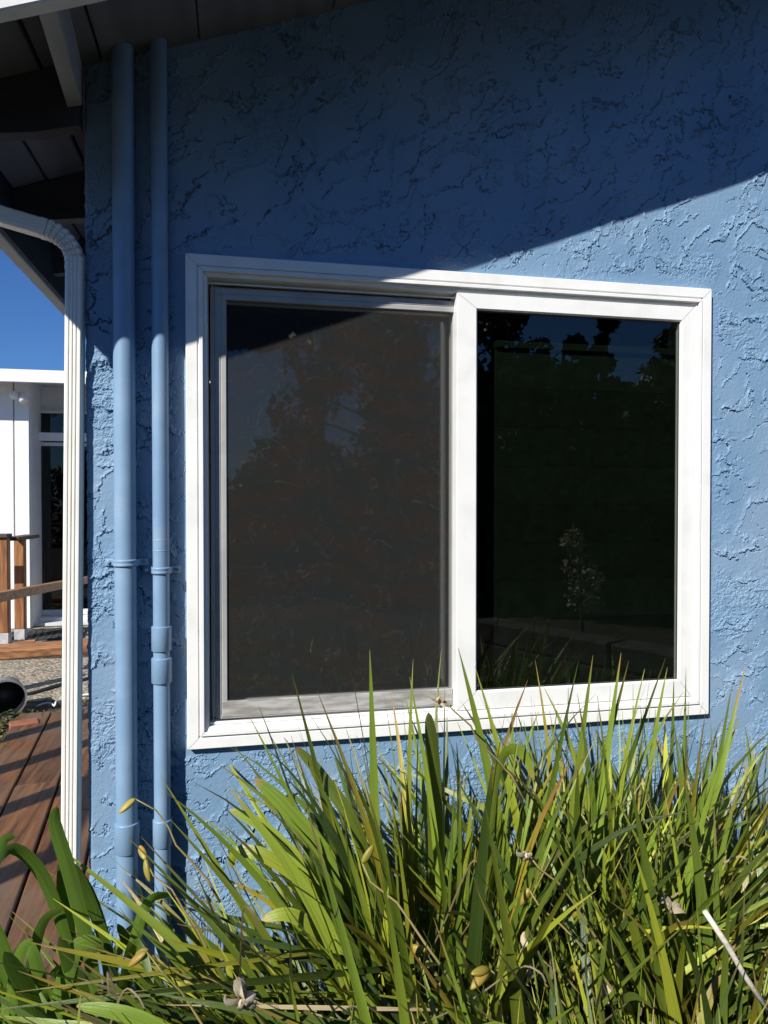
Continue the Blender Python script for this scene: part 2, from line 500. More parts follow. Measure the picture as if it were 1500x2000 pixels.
M['crown'] = noise_mat('tree_leaf', (0.035, 0.055, 0.018), (0.075, 0.10, 0.03), scale=2.0, rough=0.5)
M['crown_light'] = noise_mat('shrub_leaf', (0.20, 0.20, 0.11), (0.36, 0.33, 0.20), scale=12, rough=0.6)

# ------------------------------------------------------------------ the ground
ground = mk('ground', [(-150, -150, 0), (150, -150, 0), (150, 150, 0), (-150, 150, 0)], [(0, 1, 2, 3)], M['soil'])
tag(ground, kind='structure')
pave = box('pavement', -4.5, -0.45, 3.30, 4.68, -0.05, 0.012, M['aggregate'], bev=0.008)
tag(pave, kind='structure')
pave2 = box('path', -5.5, -0.45, 4.95, 6.28, -0.05, 0.025, M['aggregate'], bev=0.008)
tag(pave2, kind='structure')

# ------------------------------------------------------------------ the blue house
PITCH = 0.365
SOF = 2.67                                  # soffit height at x = 0


def sof(x): return SOF + PITCH * x


house = empty('house', (0.0, 0.0, 0.0), 'blue stucco house with a white sliding window and deep white eaves', 'house')


# --- procedural trowelled stucco relief
def _hash(ix, iy, seed):
    h = (ix.astype(np.int64) * 374761393 + iy.astype(np.int64) * 668265263 + seed * 1442695041) & 0xFFFFFFFF
    h = ((h ^ (h >> 13)) * 1274126177) & 0xFFFFFFFF
    return (h ^ (h >> 16)) & 0xFFFF


def perlin(x, y, seed):
    x0 = np.floor(x); y0 = np.floor(y)
    fx = x - x0; fy = y - y0
    ix = x0.astype(np.int64); iy = y0.astype(np.int64)
    u = fx * fx * fx * (fx * (fx * 6 - 15) + 10)
    v = fy * fy * fy * (fy * (fy * 6 - 15) + 10)

    def g(dx, dy):
        a = _hash(ix + dx, iy + dy, seed) * (2 * math.pi / 65536.0)
        return np.cos(a) * (fx - dx) + np.sin(a) * (fy - dy)
    return ((g(0, 0) * (1 - u) + g(1, 0) * u) * (1 - v) + (g(0, 1) * (1 - u) + g(1, 1) * u) * v) * 1.5


def fbm(x, y, seed, octaves=4, gain=0.55):
    t = 0; a = 1.0; s = 1.0
    for i in range(octaves):
        t = t + a * perlin(x * s, y * s, seed + 17 * i)
        a *= gain; s *= 2.03
    return t


def sstep(a, b, x):
    t = np.clip((x - a) / (b - a), 0, 1)
    return t * t * (3 - 2 * t)


WX0, WX1, WZ0, WZ1 = -0.1377, 1.4450, 0.7290, 2.0595      # window flange


def relief(X, Z):
    rough = fbm(X * 17, Z * 17, 3, 5, 0.66)
    h = 0.0014 * fbm(X * 3.1, Z * 3.1, 5, 3)

    def ledge(nx, nz, lam, warp, seed, thr, amp, ragged):
        w = (X * nx + Z * nz) / lam + warp * fbm(X * 4.3, Z * 4.3, seed, 3) + ragged * rough
        s = w - np.floor(w)
        cell = np.floor(w)
        gate = perlin(X * 7.0 + 3.7 * cell, Z * 7.0 - 2.1 * cell, seed + 91) + 0.22 * perlin(X * 31, Z * 31, seed + 5)
        return (0.82 * amp * (s ** 6.5) - 0.0066 * np.exp(-(s / 0.034) ** 2)) * sstep(thr, thr + 0.12, gate)
    vert = sstep(-0.15, 0.25, (Z - 2.15) + 0.2 * fbm(X * 2, Z * 2, 44, 2))   # strokes turn upright above the window
    h = h + (1 - vert) * ledge(0.22, -1.0, 0.115, 0.55, 11, 0.02, 0.0070, 0.20)
    h = h + (1 - vert) * ledge(-0.35, -0.9, 0.085, 0.7, 37, 0.16, 0.0054, 0.23)
    h = h + vert * ledge(0.95, -0.5, 0.11, 0.8, 23, 0.05, 0.0064, 0.24)
    h = h + vert * ledge(0.55, -0.75, 0.085, 0.9, 29, 0.10, 0.0056, 0.26)
    h = h + ledge(0.75, -0.55, 0.05, 1.1, 53, 0.16, 0.0044, 0.28)
    # crumbly patches: small dabs with sharp lower edges
    patch = sstep(0.02, 0.30, fbm(X * 3.3, Z * 3.3, 71, 2) - 0.35 * vert)
    dab = fbm(X * 44 + 1.5 * rough, Z * 52, 83, 3)
    h = h + patch * 0.0017 * sstep(-0.04, 0.08, dab)
    dab2 = fbm(X * 95, Z * 95, 87, 2)
    h = h + (0.25 + 0.75 * patch) * 0.0010 * sstep(-0.1, 0.15, dab2)
    # smoother patched plaster around the window
    dx = np.maximum(np.maximum(WX0 - X, X - WX1), 0)
    dz = np.maximum(np.maximum(WZ0 - Z, Z - WZ1), 0)
    d = np.sqrt(dx * dx + dz * dz)
    lo = 0.30 + 0.70 * sstep(0.015, 0.055, d + 0.015 * fbm(X * 6, Z * 6, 99, 2))
    return h * lo


def build_wall():
    xs = np.concatenate([np.arange(-0.395, 2.06, 0.0027), np.arange(2.08, 10.0, 0.06)])
    zs = np.concatenate([np.arange(0.0, 0.24, 0.03), np.arange(0.25, 3.02, 0.0027), np.arange(3.04, 4.6, 0.05)])
    X, Z = np.meshgrid(xs, zs)
    H = relief(X, Z)
    lim = np.where(X < 4.8, SOF + PITCH * X, SOF + PITCH * (9.6 - X)) + 0.012
    Zc = np.minimum(Z, lim)
    dcor = np.clip(0.014 - (X + 0.395), 0, 0.014)
    Y = -H + (0.014 - np.sqrt(np.maximum(0.014 ** 2 - dcor ** 2, 0)))
    Y[:, 0] = 0.05
    edge = 0.0022 * fbm(X * 0 + 3.1, Z * 30, 7, 3) + 0.0015 * fbm(X * 0 + 1.7, Z * 90, 9, 2)
    Xe = X + edge * np.clip(dcor / 0.014, 0, 1)
    ny, nx = X.shape
    co = np.stack([Xe, Y, Zc], -1).reshape(-1, 3)
    idx = np.arange(ny * nx).reshape(ny, nx)
    a = idx[:-1, :-1]; b = idx[:-1, 1:]; c = idx[1:, 1:]; d = idx[1:, :-1]
    cx = 0.5 * (X[:-1, :-1] + X[1:, 1:]); cz = 0.5 * (Z[:-1, :-1] + Z[1:, 1:])
    keep = ~((cx > WX0 + 0.03) & (cx < WX1 - 0.03) & (cz > WZ0 + 0.03) & (cz < WZ1 - 0.03))
    keep &= (Z[:-1, :-1] < lim[:-1, :-1]) | (Z[:-1, 1:] < lim[:-1, 1:])
    F = np.stack([a, b, c, d], -1)[keep]
    used = np.zeros(ny * nx, bool); used[F.ravel()] = True
    remap = np.cumsum(used) - 1
    co = co[used]; F = remap[F]
    me = bpy.data.meshes.new('wall')
    me.vertices.add(len(co)); me.vertices.foreach_set('co', co.ravel().astype(np.float32))
    n = len(F)
    me.loops.add(n * 4); me.loops.foreach_set('vertex_index', F.ravel().astype(np.int32))
    me.polygons.add(n)
    me.polygons.foreach_set('loop_start', np.arange(0, n * 4, 4, dtype=np.int32))
    me.polygons.foreach_set('use_smooth', np.zeros(n, bool))
    me.update(calc_edges=True)
    return link('wall', me, M['stucco'], house)


wall = build_wall()
# the masonry behind the render coat, round the window opening
bm = bmesh.new()
bm_box(bm, -0.385, WX0 + 0.045, 0.012, 0.13, 0, 2.60)
bm_box(bm, WX1 - 0.045, 9.9, 0.012, 0.13, 0, 2.60)
bm_box(bm, WX0 + 0.045, WX1 - 0.045, 0.012, 0.13, 0, WZ0 + 0.045)
bm_box(bm, WX0 + 0.045, WX1 - 0.045, 0.012, 0.13, WZ1 - 0.045, 2.60)
for gy in (0.014, 5.002):
    vs = [bm.verts.new(p) for yy in (gy, gy + 0.1) for p in ((-0.2, yy, 2.4), (9.7, yy, 2.4), (9.7, yy, 2.45), (4.8, yy, sof(4.8) + 0.02), (-0.2, yy, sof(-0.2) + 0.02))]
    for f in ((0, 1, 2, 3, 4), (9, 8, 7, 6, 5), (0, 5, 6, 1), (1, 6, 7, 2), (2, 7, 8, 3), (3, 8, 9, 4), (4, 9, 5, 0)):
        bm.faces.new([vs[i] for i in f])
from_bm('inner_wall', bm, M['int'], house)
box('side_wall', -0.393, -0.30, 0.131, 5.0, 0, 2.54, M['stucco'], house)
box('side_wall', 9.8, 9.9, 0.131, 5.0, 0, 2.54, M['stucco'], house)
box('back_wall', -0.393, 9.9, 5.001, 5.1, 0, 2.53, M['stucco'], house)
box('interior_floor', -0.29, 9.7, 0.14, 4.99, 0.004, 0.3, M['int'], house)

# --- roof and eaves
RY = -0.475                                  # outer face of the rake board
bm = bmesh.new()
bm_box(bm, -0.80, 4.8, RY - 0.02, 5.3, SOF + 0.030, SOF + 0.075, slope=PITCH)
bm_box(bm, 4.8, 10.5, RY - 0.02, 5.3, SOF + 0.030 + 9.6 * PITCH, SOF + 0.075 + 9.6 * PITCH, slope=-PITCH)
from_bm('roof', bm, M['roofing'], house)
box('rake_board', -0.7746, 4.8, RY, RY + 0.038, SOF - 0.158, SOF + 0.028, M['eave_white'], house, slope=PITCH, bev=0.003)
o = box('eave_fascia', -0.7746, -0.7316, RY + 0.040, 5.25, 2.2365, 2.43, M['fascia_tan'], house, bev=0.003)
box('fascia_shade_board', -0.7312, -0.7190, RY + 0.042, 5.25, 2.2460, 2.42, M['rafter'], house, bev=0.001)  # dark board added for the black shade on the fascia's inner side
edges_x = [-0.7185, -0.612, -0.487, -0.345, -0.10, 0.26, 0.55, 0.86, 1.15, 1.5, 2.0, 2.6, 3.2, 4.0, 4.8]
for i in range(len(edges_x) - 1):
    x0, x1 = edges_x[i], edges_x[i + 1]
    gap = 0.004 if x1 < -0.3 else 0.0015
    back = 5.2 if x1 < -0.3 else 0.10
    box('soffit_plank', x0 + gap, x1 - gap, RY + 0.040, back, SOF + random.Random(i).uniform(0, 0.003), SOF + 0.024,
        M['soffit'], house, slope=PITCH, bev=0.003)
# rafter tails, tapered, from the wall out to the fascia
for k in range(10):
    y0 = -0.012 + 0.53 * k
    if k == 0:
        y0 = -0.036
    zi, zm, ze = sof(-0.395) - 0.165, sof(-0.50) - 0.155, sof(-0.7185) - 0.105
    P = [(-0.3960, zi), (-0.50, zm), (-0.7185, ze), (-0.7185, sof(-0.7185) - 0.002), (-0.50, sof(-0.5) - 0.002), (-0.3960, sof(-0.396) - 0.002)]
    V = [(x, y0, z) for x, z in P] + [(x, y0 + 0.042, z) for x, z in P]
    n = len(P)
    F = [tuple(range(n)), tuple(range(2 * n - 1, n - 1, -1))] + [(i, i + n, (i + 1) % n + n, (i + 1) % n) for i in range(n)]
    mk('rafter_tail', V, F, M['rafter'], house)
# lookout beam between the rake board and the first rafter
bm = bmesh.new()
zz = 2.400
vs = [Vector(p) for p in ((-0.398, RY + 0.040, zz), (-0.362, RY + 0.040, zz + 0.01), (-0.424, -0.038, zz), (-0.389, -0.038, zz + 0.01),
                          (-0.398, RY + 0.040, 2.515), (-0.362, RY + 0.040, 2.528), (-0.424, -0.038, 2.505), (-0.389, -0.038, 2.518))]
bv = [bm.verts.new(v) for v in vs]
for f in ((0, 1, 3, 2), (4, 6, 7, 5), (0, 4, 5, 1), (2, 3, 7, 6), (0, 2, 6, 4), (1, 5, 7, 3)):
    bm.faces.new([bv[i] for i in f])
bmesh.ops.bevel(bm, geom=bm.edges[:], offset=0.002, segments=1, affect='EDGES')
from_bm('lookout', bm, M['lookout'], house)

# --- the window
window = link('window', bpy.data.meshes.new('window'), None, house)


def ring(name, x0, x1, z0, z1, prof, mat, parent, wl=1, wr=1, wb=1, wt=1, gap=0.0006):
    """four mitred members; prof is (inset, y) from the outer edge inward."""
    for side in range(4):
        V, F = [], []
        for ins, y in prof:
            l, r, b, t = x0 + ins * wl, x1 - ins * wr, z0 + ins * wb, z1 - ins * wt
            if side == 0: V += [(l, y, b + gap), (l, y, t - gap)]
            if side == 1: V += [(r, y, t - gap), (r, y, b + gap)]
            if side == 2: V += [(r - gap, y, b), (l + gap, y, b)]
            if side == 3: V += [(l + gap, y, t), (r - gap, y, t)]
        for i in range(len(prof) - 1):
            F.append((2 * i, 2 * i + 2, 2 * i + 3, 2 * i + 1))
        mk(name, V, F, mat, parent)


# jamb lining = the window's own mesh
bm = bmesh.new()
L0, L1, B0, B1 = WX0 + 0.0565, WX1 - 0.0565, WZ0 + 0.0565, WZ1 - 0.0565
bm_box(bm, L0 - 0.012, L0, -0.006, 0.12, B0, B1)
bm_box(bm, L1, L1 + 0.012, -0.006, 0.12, B0, B1)
bm_box(bm, L0 - 0.012, L1 + 0.012, -0.006, 0.12, B0 - 0.012, B0 - 0.0005)
bm_box(bm, L0 - 0.012, L1 + 0.012, -0.006, 0.12, B1 + 0.0005, B1 + 0.012)
bmesh.ops.recalc_face_normals(bm, faces=bm.faces[:])
bm.to_mesh(window.data); bm.free()
window.data.materials.append(M['vinyl'])
ring('frame', WX0, WX1, WZ0, WZ1,
     [(0.0, 0.010), (0.0, -0.0195), (0.0015, -0.021), (0.0285, -0.021), (0.0300, -0.0195), (0.0300, -0.0170), (0.0345, -0.0170), (0.0345, -0.0235),
      (0.0360, -0.025), (0.0440, -0.025), (0.0455, -0.0235), (0.0455, -0.0150), (0.0500, -0.0150), (0.0560, -0.012), (0.0565, -0.010), (0.0565, 0.0)],
     M['vinyl'], window)
# fixed right sash
SX0, SX1, SZ0, SZ1 = 0.6193, L1 - 0.0012, B0 + 0.0015, B1 - 0.0015
ring('sash', SX0, SX1, SZ0, SZ1,
     [(0.0, 0.05), (0.0, -0.013), (0.0015, -0.0145), (0.0500, -0.0145), (0.0515, -0.013), (0.0540, -0.0085), (0.0545, -0.003), (0.0545, 0.012)],
     M['vinyl'], window, wl=1.16, wr=0.80, wb=1.0, wt=0.84)
GX0, GX1, GZ0, GZ1 = SX0 + 0.0632, SX1 - 0.0436, SZ0 + 0.0545, SZ1 - 0.0458
ring('gasket', GX0 - 0.002, GX1 + 0.002, GZ0 - 0.002, GZ1 + 0.002,
     [(0.0, -0.003), (0.0030, -0.0045), (0.0055, -0.0015)], M['gasket'], window)
box('pane', GX0 - 0.004, GX1 + 0.004, -0.0014, 0.0026, GZ0 - 0.004, GZ1 + 0.004, M['glass'], window, bev=0)
# left: insect screen in its metal frame, sliding sash and pane behind it
QX0, QX1, QZ0, QZ1 = L0 + 0.0165, 0.6250, B0 + 0.010, B1 - 0.0185
ring('screen_frame', QX0, QX1, QZ0, QZ1,
     [(0.0, 0.030), (0.0, 0.0185), (0.0015, 0.017), (0.0150, 0.017), (0.0165, 0.0185), (0.0185, 0.0185), (0.0200, 0.017), (0.0310, 0.017), (0.0325, 0.0185), (0.0325, 0.024)],
     M['alu'], window, wr=0.14, wb=1.0)
box('screen_rail', QX0 + 0.018, QX1 - 0.008, 0.0155, 0.022, QZ0 + 0.004, QZ0 + 0.050, M['alu_moire'], window, bev=0.0015)
mk('insect_screen', [(QX0 + 0.030, 0.0225, QZ0 + 0.03), (QX1 - 0.012, 0.0225, QZ0 + 0.03), (QX1 - 0.012, 0.0225, QZ1 - 0.03), (QX0 + 0.030, 0.0225, QZ1 - 0.03)],
   [(0, 1, 2, 3)], M['screen'], window)
ring('sash', L0 + 0.004, 0.668, B0 + 0.004, B1 - 0.004,
     [(0.0, 0.11), (0.0, 0.062), (0.0015, 0.060), (0.043, 0.060), (0.045, 0.068), (0.045, 0.085)], M['vinyl'], window)
box('pane', L0 + 0.045, 0.626, 0.0745, 0.0785, B0 + 0.045, B1 - 0.045, M['coated_glass'], window, bev=0)
# screen track lip along the head and the jamb
box('track', L0 + 0.001, SX0 - 0.001, 0.004, 0.0065, B1 - 0.0135, B1 - 0.0105, M['vinyl'], window, bev=0.0005)
box('track', L0 + 0.0105, L0 + 0.0130, 0.004, 0.0065, B0 + 0.001, B1 - 0.015, M['alu'], window, bev=0.0005)
box('track', L0 + 0.001, SX0 - 0.001, 0.002, 0.010, B0 + 0.0005, B0 + 0.008, M['vinyl'], window, bev=0.0008)

# --- dark blind hanging inside the right pane
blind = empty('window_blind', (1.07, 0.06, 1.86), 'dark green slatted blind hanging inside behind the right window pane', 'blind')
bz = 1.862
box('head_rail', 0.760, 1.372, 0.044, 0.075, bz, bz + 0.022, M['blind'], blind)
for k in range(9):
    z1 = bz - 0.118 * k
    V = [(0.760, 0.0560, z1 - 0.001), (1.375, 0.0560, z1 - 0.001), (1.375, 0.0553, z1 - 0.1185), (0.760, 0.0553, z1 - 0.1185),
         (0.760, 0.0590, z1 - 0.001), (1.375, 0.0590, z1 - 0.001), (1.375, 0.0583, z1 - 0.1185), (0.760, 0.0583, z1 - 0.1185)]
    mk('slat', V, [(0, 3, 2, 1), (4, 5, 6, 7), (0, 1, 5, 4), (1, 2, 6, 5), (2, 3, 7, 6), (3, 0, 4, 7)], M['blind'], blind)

# ------------------------------------------------------------------ pipes on the wall
def pipe_thing(cx, d, r, label, couplings, strap_z, top, rings=()):
    t = empty('drain_pipe', (cx, -d, 0.0), label, 'pipe', 'blue painted pipes on the wall')
    lathe_z('pipe', cx, -d, [(r, -0.02), (r, top)], M['pipe'], t, 40)
    for z0, z1, grow in couplings:
        R1 = r + grow
        lathe_z('coupling', cx, -d, [(r - 0.001, z0), (r - 0.001, z0), (R1 - 0.001, z0), (R1 - 0.001, z0), (R1, z0 + 0.0015), (R1, z1 - 0.0015), (R1, z1 - 0.0015),
                                     (R1 - 0.0012, z1), (R1 - 0.0012, z1), (r - 0.001, z1)], M['pipe'], t, 40)
    for z in rings:
        lathe_z('joint_ring', cx, -d, [(r, z - 0.002), (r + 0.0008, z), (r, z + 0.002)], M['pipe'], t, 40)
    # two-eared strap bent round the pipe
    hs = 0.0095
    prof = []
    a0 = math.radians(-12)
    prof.append((cx - r - 0.028, -0.0085))
    prof.append((cx - r - 0.006, -0.0095))
    for i in range(15):
        an = math.pi + (math.pi) * i / 14
        prof.append((cx + (r + 0.0025) * math.cos(an), -d + (r + 0.0025) * math.sin(an)))
    prof.append((cx + r + 0.006, -0.0095))
    prof.append((cx + r + 0.028, -0.0085))
    V, F = [], []
    rows = [(-hs, 0.0), (-hs * 0.55, 0.0016), (-hs * 0.25, 0.0), (hs * 0.25, 0.0), (hs * 0.55, 0.0016), (hs, 0.0)]
    for dz, lift in rows:
        for i, (x, y) in enumerate(prof):
            nx, ny = x - cx, y + d
            l = max(math.hypot(nx, ny), 1e-6)
            k = lift if 2 <= i < len(prof) - 2 else 0.0
            V.append((x + nx / l * k, y + ny / l * k, strap_z + dz))
    n = len(prof)
    for j in range(len(rows) - 1):
        for i in range(n - 1):
            F.append((j * n + i, j * n + i + 1, (j + 1) * n + i + 1, (j + 1) * n + i))
    s = mk('pipe_strap', V, F, M['pipe'], t, True)
    md = s.modifiers.new('thick', 'SOLIDIFY'); md.thickness = 0.0018; md.offset = -1
    for sx in (-1, 1):
        x = cx + sx * (r + 0.019)
        V, F = tube_geo([(x, -0.0085, strap_z), (x, -0.0125, strap_z), (x, -0.0135, strap_z)], [0.0048, 0.0048, 0.003], 10)
        mk('screw', V, F, M['pipe'], s, False)
    return t


pipe_thing(-0.2910, 0.0345, 0.0272, 'thicker blue painted drain pipe, left of the pair on the wall', [(0.478, 0.556, 0.0040)], 1.238, 2.60)
pipe_thing(-0.2020, 0.0290, 0.0213, 'thinner blue painted drain pipe with couplings, nearest the window frame',
           [(1.0030, 1.0680, 0.0045), (0.9180, 0.9840, 0.0050), (0.482, 0.553, 0.0035)], 1.2156, 2.635, rings=(1.296, 1.268))

# ------------------------------------------------------------------ white downspout at the corner
ds = empty('downspout', (-0.44, -0.01, 0.44), 'white ribbed metal downspout at the left corner of the blue wall', 'downspout')
SEC = []                                      # half sizes: across x 0.0215, along y 0.021
hw, hd = 0.0212, 0.0210
SEC += [(-hw, hd), (-hw, -hd + 0.004), (-hw + 0.004, -hd)]
for gx in (-0.009, 0.0, 0.009):
    SEC += [(gx - 0.0028, -hd), (gx - 0.0014, -hd + 0.0024), (gx + 0.0014, -hd + 0.0024), (gx + 0.0028, -hd)]
SEC += [(hw - 0.004, -hd), (hw, -hd + 0.004), (hw, hd)]


def sweep(name, path, mat, parent, scale=None, cy=-0.009):
    V, F = [], []
    m = len(path); n = len(SEC)
    for i in range(m):
        a = Vector(path[max(i - 1, 0)]); b = Vector(path[min(i + 1, m - 1)])
        t = (b - a).normalized()
        side = Vector((t.y, -t.x))                # 2-D (x, z): right-hand side when going up
        k = scale[i] if scale else 1.0
        for u, w in SEC:
            V.append((path[i][0] + side.x * u * k, cy + w * k, path[i][1] + side.y * u * k))
    for i in range(m - 1):
        for j in range(n):
            F.append((i * n + j, i * n + (j + 1) % n, (i + 1) * n + (j + 1) % n, (i + 1) * n + j))
    F.append(tuple(range((m - 1) * n, m * n)))
    o = mk(name, V, F, mat, parent)
    return o


sweep('pipe', [(-0.4355, 0.440), (-0.4135, 2.030)], M['downspout'], ds)
# corrugated elbow: upright to the sloping leader
arc, sc = [], []
d0 = Vector((0.0148, 1.0)).normalized(); d1 = Vector((-1.0, 0.24)).normalized()
p = Vector((-0.4138, 1.995))
steps = 72
tot = d0.angle_signed(d1)
for i in range(steps + 1):
    f = i / steps
    an = tot * max(0, min(1, (f - 0.10) / 0.80))
    dd = Vector((d0.x * math.cos(an) + d0.y * math.sin(an), -d0.x * math.sin(an) + d0.y * math.cos(an)))
    arc.append((p.x, p.y))
    crimp = -0.22 if (0.12 < f < 0.9 and i % 8 in (0, 1)) else (0.05 if (0.12 < f < 0.9 and i % 8 in (3, 4, 5)) else 0)
    sc.append((1.07 if f < 0.06 or f > 0.95 else 1.045) + crimp)
    p = p + dd * (0.150 / steps)
sweep('elbow', arc, M['downspout'], ds, sc)
e = Vector(arc[-1]) - d1 * 0.012
sweep('leader_pipe', [(e.x, e.y), (e.x + d1.x * 0.08, e.y + d1.y * 0.08), (-0.728, e.y + (-0.728 - e.x) / d1.x * d1.y)], M['downspout'], ds)

# ------------------------------------------------------------------ white house behind, seen past the corner
nb = empty('neighbouring_house', (-3.0, 6.2, 0.0), 'white house behind the downspout with a glazed door and flat eave', 'house')
# board-and-gap wall left of the door
rb = random.Random(4)
x = -2.19
for w in (0.155, 0.21, 0.21, 0.21, 0.21, 0.21, 0.21, 0.21, 0.21, 0.21, 0.21):
    box('wall_board', x - w + 0.006, x - 0.006, 6.18 + rb.uniform(0, 0.006), 6.23, 0.03, 2.70, M['white_wall'], nb, bev=0.004)
    x -= w
box('wall', -4.6, -2.19, 6.231, 6.75, 0.03, 2.70, M['white_wall'], nb)
box('wall', -2.24, -0.2, 6.66, 6.75, 2.42, 2.70, M['shaded_white'], nb)
box('wall', -1.30, -0.2, 6.64, 6.75, 0.03, 2.42, M['white_wall'], nb)
box('eave_soffit', -4.7, -0.2, 5.89, 6.80, 2.701, 2.73, M['shaded_white'], nb)
box('eave_fascia', -4.7, -0.2, 5.84, 5.889, 2.615, 2.742, M['white_wall'], nb)
box('roof', -4.65, -0.25, 5.895, 11.0, 2.731, 2.741, M['roofing'], nb)
door = box('door', -2.235, -2.20, 6.60, 6.65, 0.10, 2.06, M['shaded_white'], nb)      # hinge stile carries the rest
box('door_rail', -2.199, -1.30, 6.60, 6.65, 0.10, 0.16, M['shaded_white'], door)
box('door_rail', -2.199, -1.30, 6.60, 6.65, 2.02, 2.06, M['shaded_white'], door)
box('door_stile', -1.35, -1.301, 6.60, 6.65, 0.161, 2.019, M['shaded_white'], door)
box('pane', -2.199, -1.351, 6.622, 6.628, 0.161, 2.019, M['dark_glass'], door, bev=0)
box('handle', -2.23, -2.208, 6.57, 6.599, 0.98, 1.14, M['black_plastic'], door)
box('door_frame', -2.285, -2.245, 6.58, 6.66, 0.03, 2.42, M['shaded_white'], nb)
box('door_head', -2.244, -1.30, 6.54, 6.66, 2.075, 2.165, M['white_wall'], nb)
tw = box('transom_window', -2.244, -1.30, 6.59, 6.66, 2.39, 2.42, M['shaded_white'], nb)
box('pane', -2.244, -1.30, 6.622, 6.628, 2.166, 2.389, M['dark_glass'], tw, bev=0)
box('threshold', -2.285, -1.30, 6.45, 6.66, 0.026, 0.095, M['white_wall'], nb)
box('threshold', -2.285, -1.30, 6.30, 6.449, 0.026, 0.060, M['shaded_white'], nb)
box('dark_backing', -2.244, -1.30, 6.74, 6.76, 0.0, 2.42, M['gasket'], nb)  # black sheet standing in for the unlit room behind the panes

lamp = empty('wall_lamp', (-2.24, 6.15, 2.50), 'white twin-headed security light under the eave of the white house', 'lamp')
box('base', -2.30, -2.235, 6.12, 6.178, 2.50, 2.57, M['white_wall'], lamp, bev=0.01)
for (a, b) in (((-2.285, 6.11, 2.535), (-2.30, 6.03, 2.50)), ((-2.245, 6.11, 2.52), (-2.20, 6.02, 2.455))):
    a, b = Vector(a), Vector(b); dv = (b - a).normalized()
    tube('lamp_head', [a, a + dv * 0.02, a + dv * 0.03, b, b + dv * 0.012], [0.012, 0.016, 0.034, 0.046, 0.044], M['white_wall'], lamp, 16)

# wooden railing in front of the white wall
rail = empty('wooden_railing', (-2.1, 5.3, 0.05), 'brown cedar railing with square posts in front of white wall', 'railing')
for (x, y, z0, z1) in ((-2.128, 5.10, 0.13, 1.06), (-2.106, 5.52, 0.09, 1.02), (-2.62, 5.10, 0.13, 1.06), (-3.1, 5.10, 0.13, 1.06)):
    pst = box('post', x - 0.045, x + 0.045, y - 0.045, y + 0.045, z0 + 0.05, z1, M['cedar'], rail, bev=0.006)
    box('post_base', x - 0.048, x + 0.048, y - 0.048, y + 0.048, z0 - 0.10, z0 + 0.051, M['zinc'], pst, bev=0.003)
box('top_rail', -3.3, -2.075, 5.03, 5.17, 1.061, 1.095, M['cap'], rail, bev=0.004)
rz = Matrix.Translation((-2.09, 5.1, 0)) @ Matrix.Rotation(R(-4), 4, 'Z')
box('top_rail', -0.07, 0.07, 0.072, 0.62, 1.025, 1.06, M['cap'], rail, rot=rz, bev=0.004)
V = [(-1.87, 3.6, 0.640), (-1.80, 3.6, 0.640), (-1.56, 6.20, 0.525), (-1.48, 6.20, 0.525),
     (-1.87, 3.6, 0.715), (-1.80, 3.6, 0.715), (-1.56, 6.20, 0.590), (-1.48, 6.20, 0.590)]
mk('hand_rail', V, [(0, 2, 3, 1), (4, 5, 7, 6), (0, 1, 5, 4), (2, 6, 7, 3), (0, 4, 6, 2), (1, 3, 7, 5)], M['cedar_x'], rail)
box('post', -1.52, -1.43, 6.06, 6.15, 0.03, 0.50, M['cedar'], rail, bev=0.005)
box('post', -2.02, -1.93, 3.2, 3.29, 0.0, 0.80, M['cedar'], rail, bev=0.005)

mat_o = empty('door_mat', (-1.95, 5.7, 0.03), 'black rubber mat with round holes lying before the glazed door', 'mat')
bm = bmesh.new()
rt = Matrix.Translation((-1.93, 5.70, 0)) @ Matrix.Rotation(R(8), 4, 'Z')
for i in range(13):
    xx = -0.36 + 0.06 * i
    bm_box(bm, xx - 0.009, xx + 0.009, -0.25, 0.25, 0.027, 0.044, rot=rt)
for j in range(9):
    yy = -0.24 + 0.06 * j
    bm_box(bm, -0.37, 0.37, yy - 0.009, yy + 0.009, 0.027, 0.0425, rot=rt)
from_bm('mat_grid', bm, M['rubber'], mat_o)
step = empty('wooden_step', (-1.9, 4.85, 0.0), 'low reddish wooden step edge between the two pavements', 'step')
rs = Matrix.Translation((-1.9, 4.78, 0)) @ Matrix.Rotation(R(12), 4, 'Z')
box('plank', -2.2, 1.6, 0.0, 0.135, 0.0, 0.075, M['cedar_x'], step, rot=rs, bev=0.005)
box('plank', -2.2, 1.6, 0.142, 0.28, 0.0, 0.082, M['cedar_x'], step, rot=rs, bev=0.005)
box('plank', -2.2, 0.1, 0.290, 0.42, 0.0, 0.086, M['cedar_x'], step, rot=rs, bev=0.005)

# deck boards running away beside the house
deck = bpy.data.objects.new('deck', bpy.data.meshes.new('deck'))
COL.objects.link(deck)
tag(deck, kind='structure')
rd = Matrix.Translation((-0.99, 1.12, 0)) @ Matrix.Rotation(R(6.3), 4, 'Z')
bm = bmesh.new()
for y in (-0.7, 0.3, 1.3):
    bm_box(bm, -0.18, 0.62, y, y + 0.09, 0.001, 0.018, rot=rd)
bmesh.ops.recalc_face_normals(bm, faces=bm.faces[:])
bm.to_mesh(deck.data); bm.free()
deck.data.materials.append(M['deck'])
rng = random.Random(11)
x = -0.185
for i in range(4):
    w = 0.183
    cuts = [-1.3, rng.uniform(-0.5, 0.6), 1.72 + rng.uniform(-0.05, 0.1)]
    for c in range(2):
        box('deck_plank', x, x + w, cuts[c] + 0.003, cuts[c + 1] - 0.003, 0.0185, 0.052 + rng.uniform(-0.003, 0.003), M['deck'], deck,
            rot=rd, bev=0.004, jit=0.0015, rng=rng)
    x += w + 0.010
